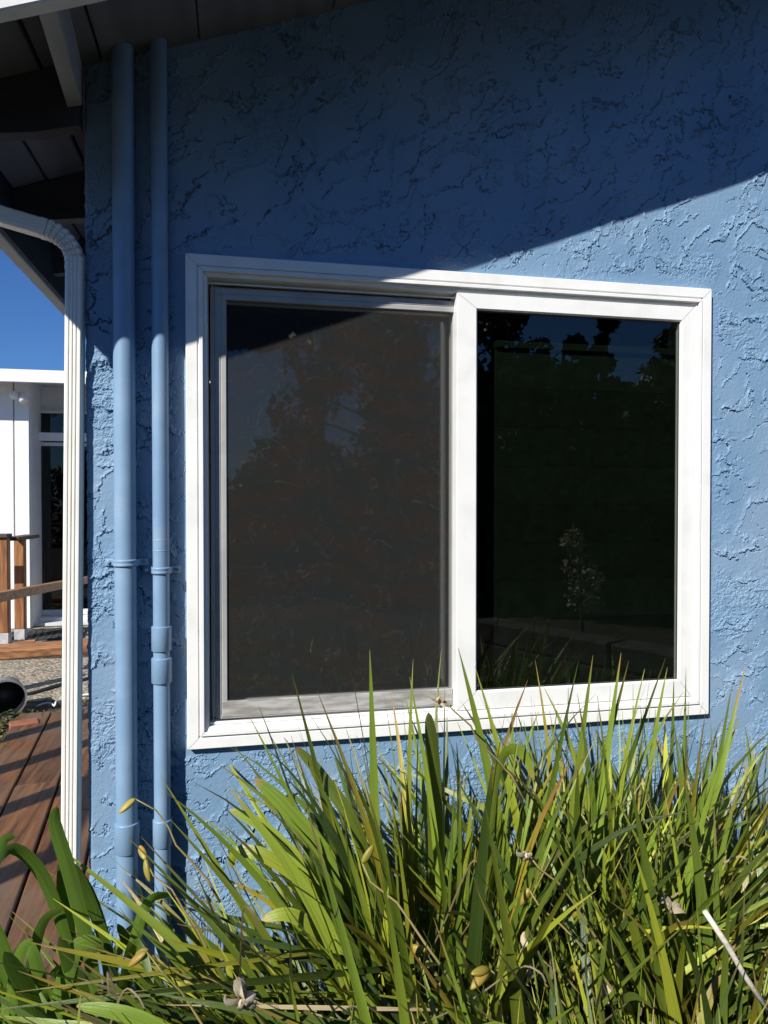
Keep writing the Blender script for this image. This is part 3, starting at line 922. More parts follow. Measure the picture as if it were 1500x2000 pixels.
# posts beyond the left edge of the picture whose shadows cross the deck
trellis = empty('wooden_trellis', (-2.3, 0.3, 0.0), 'tall brown wooden trellis at the left edge of the deck', 'trellis')
for y in (-0.70, 0.05, 0.72, 1.35):
    box('post', -2.34, -2.26, y - 0.045, y + 0.045, 0, 1.75, M['cedar'], trellis, bev=0.005)
box('rail', -2.335, -2.265, -0.75, 1.40, 1.751, 1.80, M['cedar_x'], trellis, bev=0.004)

# black pot on its side
pot = empty('plant_pot', (-1.50, 3.0, 0.13), 'black plastic plant pot lying on its side by the pavement', 'pot')
ax = Vector((0.28, -1.0, 0.02)).normalized()
c0 = Vector((-1.47, 2.93, 0.125))
side = ax.cross(Vector((0, 0, 1))).normalized(); upv = side.cross(ax)


def pot_geo(prof, n=28):
    V, F = [], []
    for dist, r in prof:
        for k in range(n):
            an = 2 * math.pi * k / n
            V.append(c0 + ax * dist + side * (r * math.cos(an)) + upv * (r * math.sin(an)))
    for i in range(len(prof) - 1):
        for k in range(n):
            F.append((i * n + k, i * n + (k + 1) % n, (i + 1) * n + (k + 1) % n, (i + 1) * n + k))
    F.append(tuple(range((len(prof) - 1) * n, len(prof) * n)))
    return V, F


V, F = pot_geo([(0.0, 0.112), (0.0, 0.124), (-0.022, 0.124), (-0.023, 0.118), (-0.24, 0.098)])
mk('body', V, F, M['black_plastic_out'], pot, False)
V, F = pot_geo([(0.0, 0.1121), (-0.22, 0.094)])
mk('inside', V, F, M['black_plastic'], pot, True)
tag(box('brick', -1.36, -1.20, 2.58, 2.68, 0.0, 0.062, M['terracotta'], rot=Matrix.Translation((-1.28, 2.63, 0)) @ Matrix.Rotation(R(18), 4, 'Z') @ Matrix.Translation((1.28, -2.63, 0)), bev=0.006),
    'single terracotta brick lying in the weeds beside the deck', 'brick')
cab = tube('cable', [(-2.3, 3.15, 0.025), (-1.75, 3.35, 0.028), (-1.46, 3.44, 0.022), (-1.32, 3.64, 0.024), (-1.0, 3.95, 0.022), (-0.7, 4.2, 0.022)], 0.014, M['black_plastic'], None, 8)
tag(cab, 'dark hose lying across the edge of the pavement', 'hose')
pts = []
for i in range(40):
    t = i / 39
    pts.append((-1.34 + 0.35 * t + 0.05 * math.sin(9 * t), 3.05 + 0.35 * t + 0.06 * math.cos(11 * t), 0.018 + 0.02 * abs(math.sin(14 * t))))
tag(tube('cord', pts, 0.006, M['rope'], None, 6), 'loose white cord tangled on the soil beside the downspout', 'cord')


def leaf_cloud(name, n, region, size, mat, parent=None, seed=0, zmax=0.06):
    rg = np.random.default_rng(seed)
    V = np.zeros((n, 4, 3)); cx = rg.uniform(region[0], region[1], n); cy = rg.uniform(region[2], region[3], n); cz = rg.uniform(0.008, zmax, n)
    for i in range(n):
        a = rg.uniform(0, 2 * math.pi); tilt = rg.uniform(-0.9, 0.9); s = size * rg.uniform(0.6, 1.3)
        d = np.array([math.cos(a), math.sin(a), tilt * 0.6]); w = np.array([-math.sin(a), math.cos(a), rg.uniform(-0.5, 0.5)])
        c = np.array([cx[i], cy[i], cz[i]])
        V[i] = [c - d * s, c + w * s * 0.45, c + d * s, c - w * s * 0.45]
    return mk(name, V.reshape(-1, 3), [tuple(range(4 * i, 4 * i + 4)) for i in range(n)], mat, parent)


wd = leaf_cloud('weeds', 900, (-1.75, -1.20, 2.0, 2.95), 0.016, M['weed'], None, 5, 0.055); tag(wd, kind='stuff')
lt = leaf_cloud('leaf_litter', 1100, (-1.9, -0.5, 2.0, 3.29), 0.014, M['pod'], None, 6, 0.014); tag(lt, kind='stuff')

# ------------------------------------------------------------------ the garden behind the camera (seen in the panes)
gw = empty('garden_wall', (2.1, -2.5, 0.0), 'low stone garden wall across the bed facing the window', 'wall')
A = Vector((1.86, -3.20, 0)); Bp = Vector((3.3, -0.45, 0))
rgw = random.Random(8)
L_ = (Bp - A).length; dirw = (Bp - A).normalized(); nw = Vector((-dirw.y, dirw.x, 0))
for row in range(3):
    s = -0.15 * (row % 2)
    while s < L_:
        w = rgw.uniform(0.75, 1.2)
        rotm = Matrix.Translation(A + dirw * s) @ Matrix.Rotation(math.atan2(dirw.y, dirw.x), 4, 'Z')
        box('stone', 0.004, w - 0.004, -0.11 + rgw.uniform(-0.012, 0.012), 0.11, row * 0.165 + 0.002, row * 0.165 + 0.161, M['stone'], gw, rot=rotm, bev=0.014, jit=0.006, rng=rgw)
        s += w


def leaf_mass(centers, radii, n, size, seed, flat=1.0):
    rg = np.random.default_rng(seed)
    k = rg.integers(0, len(centers), n)
    C = np.array(centers)[k]; Rr = np.array(radii)[k]
    v = rg.normal(size=(n, 3)); v /= np.linalg.norm(v, axis=1)[:, None]
    P = C + v * (Rr * rg.uniform(0.35, 1.0, n) ** 0.6)[:, None] * np.array([1, 1, flat])
    a = rg.normal(size=(n, 3)); a /= np.linalg.norm(a, axis=1)[:, None]
    b = np.cross(a, rg.normal(size=(n, 3))); b /= np.linalg.norm(b, axis=1)[:, None]
    s = size * rg.uniform(0.6, 1.4, n)[:, None]
    V = np.stack([P - a * s, P + b * s * 0.5, P + a * s, P - b * s * 0.5], 1).reshape(-1, 3)
    return V, [tuple(range(4 * i, 4 * i + 4)) for i in range(n)]


def tree(x, y, h, spread, seed, label, kind='round', trunk_r=0.12):
    t = empty('tree', (x, y, 0), label, 'tree', 'trees standing across the garden')
    rg = random.Random(seed)
    V, F = tube_geo([(x, y, 0), (x + rg.uniform(-.1, .1), y, h * 0.25), (x + rg.uniform(-.15, .15), y, h * 0.5), (x, y, h * 0.9)], [trunk_r, trunk_r * .8, trunk_r * .55, 0.02], 9)
    cs, rs = [], []
    for i in range(26):
        f = rg.uniform(0.0, 1.0)
        if kind == 'cone':
            z = h * (0.12 + 0.86 * f); rad = spread * (1 - f) ** 0.8 * rg.uniform(0.5, 1.0)
        else:
            z = h * (0.30 + 0.65 * f); rad = spread * math.sin(math.pi * (0.15 + 0.8 * f)) * rg.uniform(0.4, 1.0)
        an = rg.uniform(0, 2 * math.pi)
        c = (x + rad * math.cos(an), y + rad * math.sin(an), z)
        cs.append(c); rs.append(spread * rg.uniform(0.16, 0.34) * (1.25 - 0.7 * f if kind == 'cone' else 1.0))
        v2, f2 = tube_geo([(x, y, z * 0.75), (0.5 * (x + c[0]), 0.5 * (y + c[1]), z * 0.9), c], [trunk_r * .35, trunk_r * .2, 0.01], 5)
        off = len(V); V += v2; F += [tuple(q + off for q in ff) for ff in f2]
    mk('trunk', V, F, M['bark'], t, True)
    V, F = leaf_mass(cs, rs, 5200, 0.075, seed)
    mk('crown', V, F, M['crown'], t)


TREES = [(5.2, -6.4, 2.9, 0.75, 'cone', 'slim conifer across the garden, left of the twin pair'), (5.0, -8.3, 4.35, 1.0, 'cone', 'tall conifer of the twin pair across the garden'),
         (5.75, -8.4, 4.45, 0.9, 'cone', 'second conifer of the twin pair, slightly taller'), (7.2, -8.6, 4.5, 1.3, 'cone', 'dark broad conifer at the far right of the garden'),
         (3.6, -7.6, 4.5, 1.1, 'round', 'loose leafy tree left of the conifers'), (4.3, -9.0, 3.7, 1.3, 'round', 'low round tree behind the conifers'),
         (6.4, -7.0, 3.2, 1.2, 'round', 'bushy tree in front of the right conifer'), (2.6, -9.2, 5.9, 1.9, 'round', 'large dark tree in the middle of the garden'),
         (0.95, -8.5, 2.5, 1.0, 'round', 'forked tree facing the left pane')]
for i, (x, y, h, sp, kd, lb) in enumerate(TREES):
    tree(x, y, h, sp, 40 + i, lb, kd)
# upper canopy and forked limbs of the tree opposite the left pane
tr = empty('tree', (1.35, -11.5, 0), 'tall forked tree with open limbs facing the left pane', 'tree', 'trees standing across the garden')
V, F = tube_geo([(1.5, -11.5, 0), (1.48, -11.5, 2.6), (1.5, -11.5, 3.1)], [0.2, 0.16, 0.14], 9)
for e_, w_ in (((0.95, -11.5, 4.6), 0.09), ((1.4, -11.4, 5.3), 0.08), ((0.5, -11.6, 5.6), 0.05), ((2.4, -11.3, 5.4), 0.07), ((1.9, -11.8, 6.0), 0.05)):
    v2, f2 = tube_geo([(1.5, -11.5, 3.0), ((1.5 + e_[0]) / 2 - 0.08, -11.5, (3.1 + e_[2]) / 2), e_], [w_ + .03, w_, w_ * .5], 7)
    off = len(V); V += v2; F += [tuple(q + off for q in ff) for ff in f2]
mk('trunk', V, F, M['bark'], tr, True)
V, F = leaf_mass([(-0.2, -11.4, 4.75), (0.4, -11.4, 4.7), (-0.9, -11.4, 4.5), (-1.6, -11.4, 4.2), (1.0, -11.4, 5.0), (0.6, -11.5, 5.3), (1.6, -11.4, 5.6), (2.4, -11.2, 5.0), (2.9, -11.3, 4.2), (3.0, -11.5, 3.4), (-0.4, -11.6, 5.2), (2.6, -11.6, 6.1), (-1.3, -11.5, 5.0), (0.2, -11.5, 6.4), (1.3, -11.5, 6.8), (-0.9, -11.5, 6.0), (2.3, -11.5, 7.0)],
                 [0.55, 0.5, 0.6, 0.7, 0.6, 0.75, 0.8, 0.8, 0.75, 0.7, 0.7, 0.9, 0.8, 0.9, 0.9, 0.8, 0.9], 26000, 0.09, 77)
mk('crown', V, F, M['crown'], tr)
hedge_c, hedge_r = [], []
rh = random.Random(3)
for i in range(190):  # left stretch is unseen, added tall to block low sky light
    hx = rh.uniform(-16, 10); hedge_c.append((hx, -9.6 + rh.uniform(-.5, .5), rh.uniform(0.3, (1.5 if -2.5 < hx < 2.4 else 2.9) + 0.4 * math.sin(1.9 * hx) + 0.3 * math.sin(5.3 * hx)))); hedge_r.append(rh.uniform(0.35, 0.75))
for i in range(110):
    hx = rh.uniform(1.8, 10); hedge_c.append((hx, -10.7 + rh.uniform(-.3, .3), rh.uniform(0.2, 2.5))); hedge_r.append(rh.uniform(0.6, 0.9))
V, F = leaf_mass(hedge_c, hedge_r, 90000, 0.09, 90)
hd_ = mk('hedge', V, F, M['crown']); tag(hd_, 'long dark clipped hedge closing off the garden, its unseen left part added to block sky light', 'hedge')
sh = empty('shrub', (2.38, -2.6, 0.0), 'pale dry shrub standing before the garden wall', 'shrub')
V, F = tube_geo([(2.38, -2.6, 0), (2.37, -2.6, 0.5), (2.34, -2.58, 0.9), (2.30, -2.6, 1.25)], [0.02, 0.016, 0.01, 0.004], 7)
mk('stem', V, F, M['bark'], sh, True)
V, F = leaf_mass([(2.36, -2.6, 0.72), (2.34, -2.58, 0.92), (2.42, -2.6, 0.85), (2.30, -2.6, 1.12), (2.46, -2.62, 0.66)], [0.12, 0.14, 0.11, 0.09, 0.07], 700, 0.02, 91)
mk('foliage', V, F, M['crown_light'], sh)


# ------------------------------------------------------------------ iris clumps
def blade_geo(L, w, bend, phi, twist, kink=None, n=13, fold=0.16, tipk=0.55, side_bend=0.0):
    """grows along +Z and bends towards +X; phi is the roll of the flat side."""
    V, UV, F = [], [], []
    p = Vector((0, 0, 0)); th = 0.0; sd = 0.0
    for i in range(n + 1):
        t = i / n
        th = bend * t ** 1.7
        if kink and t > kink[0]:
            th += kink[1] * min(1.0, (t - kink[0]) / 0.10)
        sd = side_bend * t * t
        d = Vector((math.sin(th), math.sin(sd) * 0.5, math.cos(th))).normalized()
        if i: p = p + d * (L / n)
        nrm = Vector((math.cos(th), 0, -math.sin(th)))
        a = phi + twist * t
        lat = Vector((0, 1, 0)) * math.cos(a) + nrm * math.sin(a)
        flat = d.cross(lat)
        ww = w * 0.5 * (0.62 + 0.38 * min(1, t / 0.3)) * min(1.0, ((1 - t) / tipk)) ** 0.75
        ww = max(ww, 0.0004)
        V += [p - lat * ww, p + flat * (fold * ww), p + lat * ww]
        UV += [(0.0, t), (0.5, t), (1.0, t)]
    for i in range(n):
        for k in range(2):
            a = 3 * i + k
            F.append((a, a + 1, a + 4, a + 3))
    return V, F, UV


def uv_mesh(name, V, F, UV, mat):
    me = bpy.data.meshes.new(name)
    me.from_pydata([tuple(v) for v in V], [], F)
    ul = me.uv_layers.new(name='UVMap')
    li = [0] * len(me.loops); me.loops.foreach_get('vertex_index', li)
    ul.data.foreach_set('uv', [c for i in li for c in UV[i]])
    me.polygons.foreach_set('use_smooth', [True] * len(me.polygons))
    me.materials.append(mat)
    me.update()
    return me


rl = random.Random(21)
BL = {'blade': [], 'blade_old': [], 'blade_yellow': [], 'blade_dry': []}
for k in range(60):
    b = rl.choice([0.06, 0.12, 0.2, 0.35, 0.55, 1.0]) * rl.uniform(0.7, 1.3)
    kink = (rl.uniform(0.45, 0.75), rl.uniform(0.8, 1.9)) if k % 11 == 0 else None
    BL['blade'].append(uv_mesh('leaf', *blade_geo(1, 0.0255, b, rl.uniform(-1.5, 1.5), rl.uniform(-1.5, 1.5), kink, side_bend=rl.uniform(-.8, .8)), M['blade']))
for k in range(24):
    BL['blade_old'].append(uv_mesh('leaf', *blade_geo(1, 0.0255, rl.uniform(0.1, 1.1), rl.uniform(-1.5, 1.5), rl.uniform(-1.5, 1.5), None, side_bend=rl.uniform(-.8, .8)), M['blade_old']))
for k in range(10):
    BL['blade_yellow'].append(uv_mesh('leaf', *blade_geo(1, 0.027, rl.uniform(0.1, 0.9), rl.uniform(-1.5, 1.5), rl.uniform(-0.9, 0.9), None, side_bend=rl.uniform(-.4, .4)), M['blade_yellow']))
for k in range(12):
    kink = (rl.uniform(0.25, 0.7), rl.uniform(0.6, 2.2))
    BL['blade_dry'].append(uv_mesh('dry_leaf', *blade_geo(1, 0.011, rl.uniform(0.3, 1.6), rl.uniform(-1.5, 1.5), rl.uniform(-2.5, 2.5), kink, fold=0.5, side_bend=rl.uniform(-.8, .8)), M['blade_dry']))


def pod_mesh(mat, name, L, r, open_=False):
    V, F = [], []
    n, m = 12, 9
    for i in range(m + 1):
        t = i / m
        rr = r * (math.sin(math.pi * min(1, 0.06 + 0.94 * t)) ** 0.6) * (1.0 if t < 0.75 or not open_ else 1.0 + 1.2 * (t - 0.75))
        if i == m and not open_: rr = r * 0.18
        for k in range(n):
            an = 2 * math.pi * k / n
            q = rr * (1 + 0.16 * math.cos(3 * an) + (0.35 * math.sin(2.3 * an + i) * max(0, t - 0.5) if open_ else 0))
            V.append((q * math.cos(an), q * math.sin(an), L * t))
    for i in range(m):
        for k in range(n):
            F.append((i * n + k, i * n + (k + 1) % n, (i + 1) * n + (k + 1) % n, (i + 1) * n + k))
    F.append(tuple(range(n))[::-1])
    if not open_: F.append(tuple(range(m * n, (m + 1) * n)))
    me = bpy.data.meshes.new(name)
    me.from_pydata(V, [], F)
    me.polygons.foreach_set('use_smooth', [True] * len(me.polygons))
    me.materials.append(mat)
    return me


POD = pod_mesh(M['pod'], 'seed_pod', 0.044, 0.0080)


def withered_mesh(seed):
    rgw_ = random.Random(seed)
    V, UV, F = [], [], []
    for q in range(6):
        v, f, uv = blade_geo(rgw_.uniform(0.022, 0.042), rgw_.uniform(0.010, 0.018), rgw_.uniform(1.0, 3.2), rgw_.uniform(-1.5, 1.5), rgw_.uniform(-3, 3), None, n=6, fold=0.9, side_bend=rgw_.uniform(-2, 2))
        m_ = Matrix.Rotation(rgw_.uniform(0, 6.28), 3, 'Z') @ Matrix.Rotation(rgw_.uniform(0, 1.3), 3, 'Y')
        off = len(V)
        V += [m_ @ p for p in v]; UV += uv; F += [tuple(i + off for i in ff) for ff in f]
    return uv_mesh('withered_flower', V, F, UV, M['petal'])


WITHER = [withered_mesh(300 + i) for i in range(4)]


def place(name, me, parent, loc, rot, sc=(1, 1, 1)):
    o = bpy.data.objects.new(name, me)
    COL.objects.link(o)
    o.location = loc; o.rotation_euler = rot; o.scale = sc
    adopt(o, parent)
    return o


def stem_with_pod(parent, base, tip, rg, dry=False):
    base, tip = Vector(base), Vector(tip)
    pts = []
    for i in range(7):
        t = i / 6
        p = base.lerp(tip, t) + Vector((rg.uniform(-.008, .008), rg.uniform(-.008, .008), 0.10 * math.sin(math.pi * t) * (tip - base).length * 0.5))
        pts.append(p)
    tube('stem', pts, [0.0028 - 0.0014 * i / 6 for i in range(7)], M['stem'], parent, 6)
    for k in range(rg.choice([1, 1, 2])):
        dv = (pts[-1] - pts[-2]).normalized() + Vector((rg.uniform(-.7, .7), rg.uniform(-.7, .7), rg.uniform(-1.6, -.3)))
        q = dv.normalized().to_track_quat('Z', 'Y').to_euler()
        s = rg.uniform(0.7, 1.15)
        place('withered_flower' if dry else 'seed_pod', rg.choice(WITHER) if dry else POD, parent, pts[-1], q, (s, s, s))


def clump(cx, cy, n, label, seed, lean_bias=(0, 0), lo=0.55, hi=1.0, spread=0.11, lean_max=68, pods=3, dry=24, az=None, wide=1.0, tuft=150):
    t = empty('iris_plant', (cx, cy, 0.0), label, 'plant', 'iris clumps below the window')
    rg = random.Random(seed)
    for i in range(n + dry):
        isdry = i >= n
        a = rg.uniform(0, 2 * math.pi) if az is None else rg.gauss(az, 0.75)
        rad = spread * math.sqrt(rg.random())
        lean = R(lean_max) * (rg.random() ** 1.25)
        if isdry: lean = R(rg.uniform(25, 85))
        lx = math.sin(lean) * math.cos(a) + lean_bias[0]; ly = math.sin(lean) * math.sin(a) + lean_bias[1]
        dv = Vector((lx, ly, max(math.cos(lean), 0.12))).normalized()
        a2 = math.atan2(dv.y, dv.x); ln = math.acos(max(-1, min(1, dv.z)))
        if isdry:
            kind = 'blade_dry'; L = rg.uniform(0.35, 0.8)
        else:
            kind = 'blade_yellow' if rg.random() < 0.10 else ('blade_old' if rg.random() < 0.30 else 'blade')
            L = rg.uniform(lo, hi) * (1.0 - 0.15 * (ln / 1.5))
        me = rg.choice(BL[kind])
        wsc = (rg.uniform(0.5, 0.95) if rg.random() < 0.48 else rg.uniform(0.95, 1.55)) * wide
        b = Vector((cx + rad * math.cos(a) * 1.0, cy + rad * math.sin(a), rg.uniform(0.02, 0.06)))
        if b.y > -0.10: b.y = -0.10
        # keep leaves on this side of the wall
        reach = b.y + dv.y * L
        if reach > -0.06:
            f = max(0.0, (-0.06 - b.y) / max(dv.y * L, 1e-4))
            dv = Vector((dv.x, dv.y * f * 0.8, dv.z)).normalized()
            a2 = math.atan2(dv.y, dv.x); ln = math.acos(max(-1, min(1, dv.z)))
            me = BL[kind][rg.randrange(len(BL[kind]))]
            wsc *= 1.0
        mtx = Matrix.Rotation(a2, 4, 'Z') @ Matrix.Rotation(ln, 4, 'Y')
        o = place('dry_leaf' if isdry else 'leaf', me, t, b, mtx.to_euler(), (L, L * 0 + wsc, L))
        o.scale = (L, wsc, L)
    V, F, UV = [], [], []                      # the crowded thin blades between the big ones
    for i in range(tuft):
        a = rg.uniform(0, 2 * math.pi); rad = spread * 1.25 * math.sqrt(rg.random())
        ln = R(lean_max) * rg.random()
        dv = Vector((math.sin(ln) * math.cos(a) + lean_bias[0], math.sin(ln) * math.sin(a) + lean_bias[1], math.cos(ln))).normalized()
        L = rg.uniform(lo * 0.75, hi * 0.92)
        b = Vector((cx + rad * math.cos(a), min(-0.10, cy + rad * math.sin(a)), 0.03))
        if b.y + dv.y * L > -0.07:
            dv = Vector((dv.x, dv.y * max(0.0, (-0.07 - b.y) / max(dv.y * L, 1e-4)) * 0.7, dv.z)).normalized()
        v, f, uv = blade_geo(L, rg.uniform(0.008, 0.016), rg.uniform(0.0, 0.4) * (0.2 if dv.y > 0.2 else 1), rg.uniform(-1.5, 1.5), rg.uniform(-1.5, 1.5), None, n=8, side_bend=rg.uniform(-.5, .5))
        m_ = Matrix.Rotation(math.atan2(dv.y, dv.x), 3, 'Z') @ Matrix.Rotation(math.acos(max(-1, min(1, dv.z))), 3, 'Y')
        off = len(V)
        V += [b + m_ @ p for p in v]; UV += uv; F += [tuple(q + off for q in ff) for ff in f]
    if V:
        tag(link('leaf_tuft', uv_mesh('leaf_tuft', V, F, UV, M['blade_old'] if seed % 3 == 0 else M['blade']), None, t), kind='stuff')
    for k in range(pods):
        a = rg.uniform(math.pi * 0.9, math.pi * 2.1); rr = rg.uniform(0.15, 0.42)
        stem_with_pod(t, (cx, cy, 0.1), (cx + rr * math.cos(a), cy + rr * math.sin(a) * 0.8, rg.uniform(0.42, 0.74)), rg, rg.random() < 0.45)
    return t


def hero(parent, base, tip, w, bow=0.06, mat='blade', phi=0.0, seed=0, tipk=0.5, n=13):
    """one blade from its base to its tip, bowed a little."""
    base, tip = Vector(base), Vector(tip)
    rg = random.Random(seed)
    d = tip - base
    sidev = Vector((d.y, -d.x, 0)); sidev = sidev.normalized() if sidev.length > 1e-3 else Vector((1, 0, 0))
    bowv = Vector((-d.x, -d.y, 0))
    bowv = (bowv.normalized() if bowv.length > 1e-3 else sidev) * bow
    V, UV, F = [], [], []
    prev = None
    pts = [base.lerp(tip, i / n) + bowv * math.sin(math.pi * i / n) for i in range(n + 1)]
    for i, p in enumerate(pts):
        t = i / n
        tg = (pts[min(i + 1, n)] - pts[max(i - 1, 0)]).normalized()
        lat0 = tg.cross(Vector((0, -1, 0.15))).normalized()
        nr = tg.cross(lat0)
        a = phi + 0.5 * (t - 0.5)
        lat = lat0 * math.cos(a) + nr * math.sin(a)
        fl = tg.cross(lat)
        ww = max(0.0004, w * 0.5 * (0.62 + 0.38 * min(1, t / 0.3)) * min(1, (1 - t) / tipk) ** 0.75)
        V += [p - lat * ww, p + fl * (0.15 * ww), p + lat * ww]
        UV += [(0, t), (0.5, t), (1, t)]
    for i in range(n):
        for k in range(2):
            q = 3 * i + k
            F.append((q, q + 1, q + 4, q + 3))
    me = uv_mesh('leaf', V, F, UV, M[mat])
    return link('leaf', me, None, parent)


c1 = clump(0.42, -0.52, 260, 'tall iris clump under the middle of the window, blades crossing the mullion', 1, (0.0, 0.0), 0.66, 1.0, 0.13, 56, 2, 24)
c2 = clump(0.86, -0.50, 262, 'tall upright iris clump under the right window pane', 2, (0.04, 0.0), 0.66, 1.0, 0.14, 52, 2, 24)
c3 = clump(1.28, -0.45, 262, 'iris clump at the right edge leaning right over the wall', 3, (0.18, 0.0), 0.50, 0.86, 0.15, 58, 2, 26)
c4 = clump(0.24, -0.86, 200, 'sprawling iris clump in the left foreground with blades sweeping left', 4, (-0.75, -0.02), 0.55, 0.92, 0.12, 66, 3, 32)
c5 = clump(0.58, -0.98, 252, 'iris clump in the centre foreground full of dry seed pods', 5, (-0.20, -0.02), 0.48, 0.80, 0.13, 58, 5, 36)
c6 = clump(0.92, -0.84, 252, 'iris clump in the right foreground with a straw coloured dead stem', 6, (0.05, 0.0), 0.52, 0.84, 0.14, 56, 4, 36)
c7 = clump(0.02, -0.62, 215, 'low iris clump by the pipes with blades lying toward the corner', 7, (-0.85, -0.04), 0.45, 0.80, 0.12, 60, 2, 14)
c8 = clump(0.12, -0.98, 180, 'iris clump in the lower left foreground with long blades lying flat to the left', 8, (-1.15, 0.05), 0.45, 0.80, 0.14, 58, 3, 26)
c9 = clump(-0.18, -1.46, 262, 'near iris clump just below the lower left of the picture, added to shade the leaves', 9, (-0.15, 0.0), 0.60, 0.86, 0.16, 40, 0, 14)  # this clump and the next are added to shade the lower blades
c10 = clump(0.34, -1.42, 262, 'near iris clump just below the lower middle of the picture, added to shade the leaves', 10, (0.02, 0.0), 0.60, 0.84, 0.16, 42, 0, 14)
HERO = [  # tip (x, y, z), base x offset from the clump, width, bow
    (c1, (0.1072, -0.50, 1.040), (0.24, -0.55, 0.3), 0.019, 0.02, 'blade'), (c1, (0.2723, -0.50, 1.083), (0.28, -0.52, 0.3), 0.024, 0.01, 'blade'),
    (c1, (0.160, -0.50, 1.000), (0.35, -0.55, 0.35), 0.019, 0.02, 'blade_yellow'),
    (c1, (0.3599, -0.50, 1.020), (0.43, -0.52, 0.3), 0.015, 0.02, 'blade'), (c1, (0.4695, -0.50, 1.078), (0.60, -0.55, 0.3), 0.026, 0.02, 'blade'),
    (c1, (0.5150, -0.48, 1.030), (0.66, -0.55, 0.3), 0.022, 0.02, 'blade'),
    (c2, (0.7549, -0.50, 1.037), (0.60, -0.55, 0.3), 0.026, 0.02, 'blade'), (c2, (0.7903, -0.50, 1.047), (0.70, -0.52, 0.3), 0.022, 0.01, 'blade'),
    (c2, (0.8608, -0.50, 1.050), (0.74, -0.55, 0.3), 0.022, 0.01, 'blade'), (c2, (0.8803, -0.50, 1.031), (0.74, -0.50, 0.3), 0.024, 0.02, 'blade'),
    (c2, (0.9750, -0.50, 1.033), (0.70, -0.52, 0.3), 0.020, 0.01, 'blade'), (c2, (0.9961, -0.50, 0.893), (1.05, -0.50, 0.3), 0.017, 0.01, 'blade'),
    (c3, (1.0812, -0.50, 0.900), (1.02, -0.50, 0.3), 0.016, 0.01, 'blade_yellow'), (c3, (1.1524, -0.50, 0.964), (1.06, -0.50, 0.3), 0.017, 0.01, 'blade'),
    (c3, (1.30, -0.48, 0.84), (0.95, -0.52, 0.4), 0.012, 0.03, 'blade'), (c3, (1.26, -0.48, 0.80), (1.14, -0.52, 0.3), 0.020, 0.02, 'blade'),
    (c1, (0.02, -0.50, 0.955), (0.26, -0.55, 0.3), 0.013, 0.03, 'blade'),
    (c6, (0.70, -0.80, 0.905), (0.78, -0.82, 0.2), 0.028, 0.02, 'blade'), (c6, (0.83, -0.78, 0.88), (0.86, -0.82, 0.2), 0.028, 0.02, 'blade'),
    (c5, (0.40, -0.86, 0.90), (0.46, -0.92, 0.2), 0.026, 0.02, 'blade'),
    (c7, (-0.365, -0.45, 0.70), (0.06, -0.62, 0.33), 0.020, 0.05, 'blade'), (c7, (-0.36, -0.50, 0.62), (0.10, -0.70, 0.30), 0.018, 0.05, 'blade'),
    (c4, (-0.27, -0.75, 0.60), (0.16, -0.86, 0.35), 0.022, 0.04, 'blade'), (c4, (-0.20, -0.62, 0.78), (0.10, -0.70, 0.40), 0.012, 0.03, 'blade'),
    (c4, (-0.13, -0.58, 0.79), (0.14, -0.66, 0.40), 0.014, 0.03, 'blade'), (c4, (-0.02, -0.60, 0.85), (0.22, -0.66, 0.40), 0.030, 0.04, 'blade'),
]
for i, (par, tip, base, w, bow, mt) in enumerate(HERO):
    hero(par, base, tip, w, bow, mt, phi=random.Random(i).uniform(-0.6, 0.6), seed=i)
for par, tipp, wither in ((c5, (0.5037, -0.80, 0.70), False), (c6, (0.6344, -0.80, 0.51), False), (c6, (0.655, -0.80, 0.515), True), (c5, (0.494, -0.80, 0.776), True),
                          (c5, (0.514, -0.80, 0.598), True), (c5, (0.500, -0.80, 0.565), True), (c5, (0.436, -0.80, 0.572), False), (c8, (-0.150, -0.80, 0.672), False),
                          (c4, (0.197, -0.80, 0.78), False), (c1, (0.415, -0.55, 0.985), True), (c6, (0.79, -0.80, 0.63), True), (c7, (-0.19, -0.50, 0.675), False), (c7, (-0.20, -0.50, 0.805), False)):
    stem_with_pod(par, (tipp[0] + 0.16, tipp[1] - 0.06, tipp[2] - 0.20), tipp, random.Random(int(tipp[0] * 1000) + 7), wither)
CURL = [([(0.25, -0.58, 0.35), (0.16, -0.55, 0.60), (0.06, -0.52, 0.72), (-0.02, -0.50, 0.765)], 0.026),
        ([(0.28, -0.60, 0.35), (0.17, -0.57, 0.58), (0.06, -0.55, 0.68), (-0.005, -0.53, 0.69), (-0.018, -0.52, 0.655)], 0.026),
        ([(0.30, -0.56, 0.35), (0.20, -0.54, 0.62), (0.10, -0.52, 0.76), (0.03, -0.50, 0.825)], 0.034),
        ([(0.33, -0.55, 0.35), (0.25, -0.53, 0.68), (0.17, -0.51, 0.82), (0.115, -0.50, 0.885)], 0.032),
        ([(0.28, -0.62, 0.30), (0.18, -0.62, 0.52), (0.10, -0.62, 0.60), (0.04, -0.62, 0.60)], 0.028),
        ([(0.52, -0.55, 0.35), (0.53, -0.54, 0.70), (0.56, -0.53, 0.84), (0.605, -0.53, 0.85), (0.63, -0.54, 0.79)], 0.026),
        ([(0.42, -0.50, 0.35), (0.42, -0.49, 0.70), (0.415, -0.48, 0.86), (0.41, -0.47, 0.93)], 0.040),
        ([(0.10, -0.92, 0.25), (-0.02, -0.90, 0.52), (-0.14, -0.88, 0.62), (-0.24, -0.86, 0.645)], 0.026),
        ([(0.24, -0.96, 0.25), (0.16, -1.0, 0.55), (0.08, -1.03, 0.64), (0.0, -1.06, 0.64)], 0.030),
        ([(0.52, -1.0, 0.25), (0.44, -1.05, 0.55), (0.34, -1.08, 0.68), (0.26, -1.10, 0.66)], 0.028)]
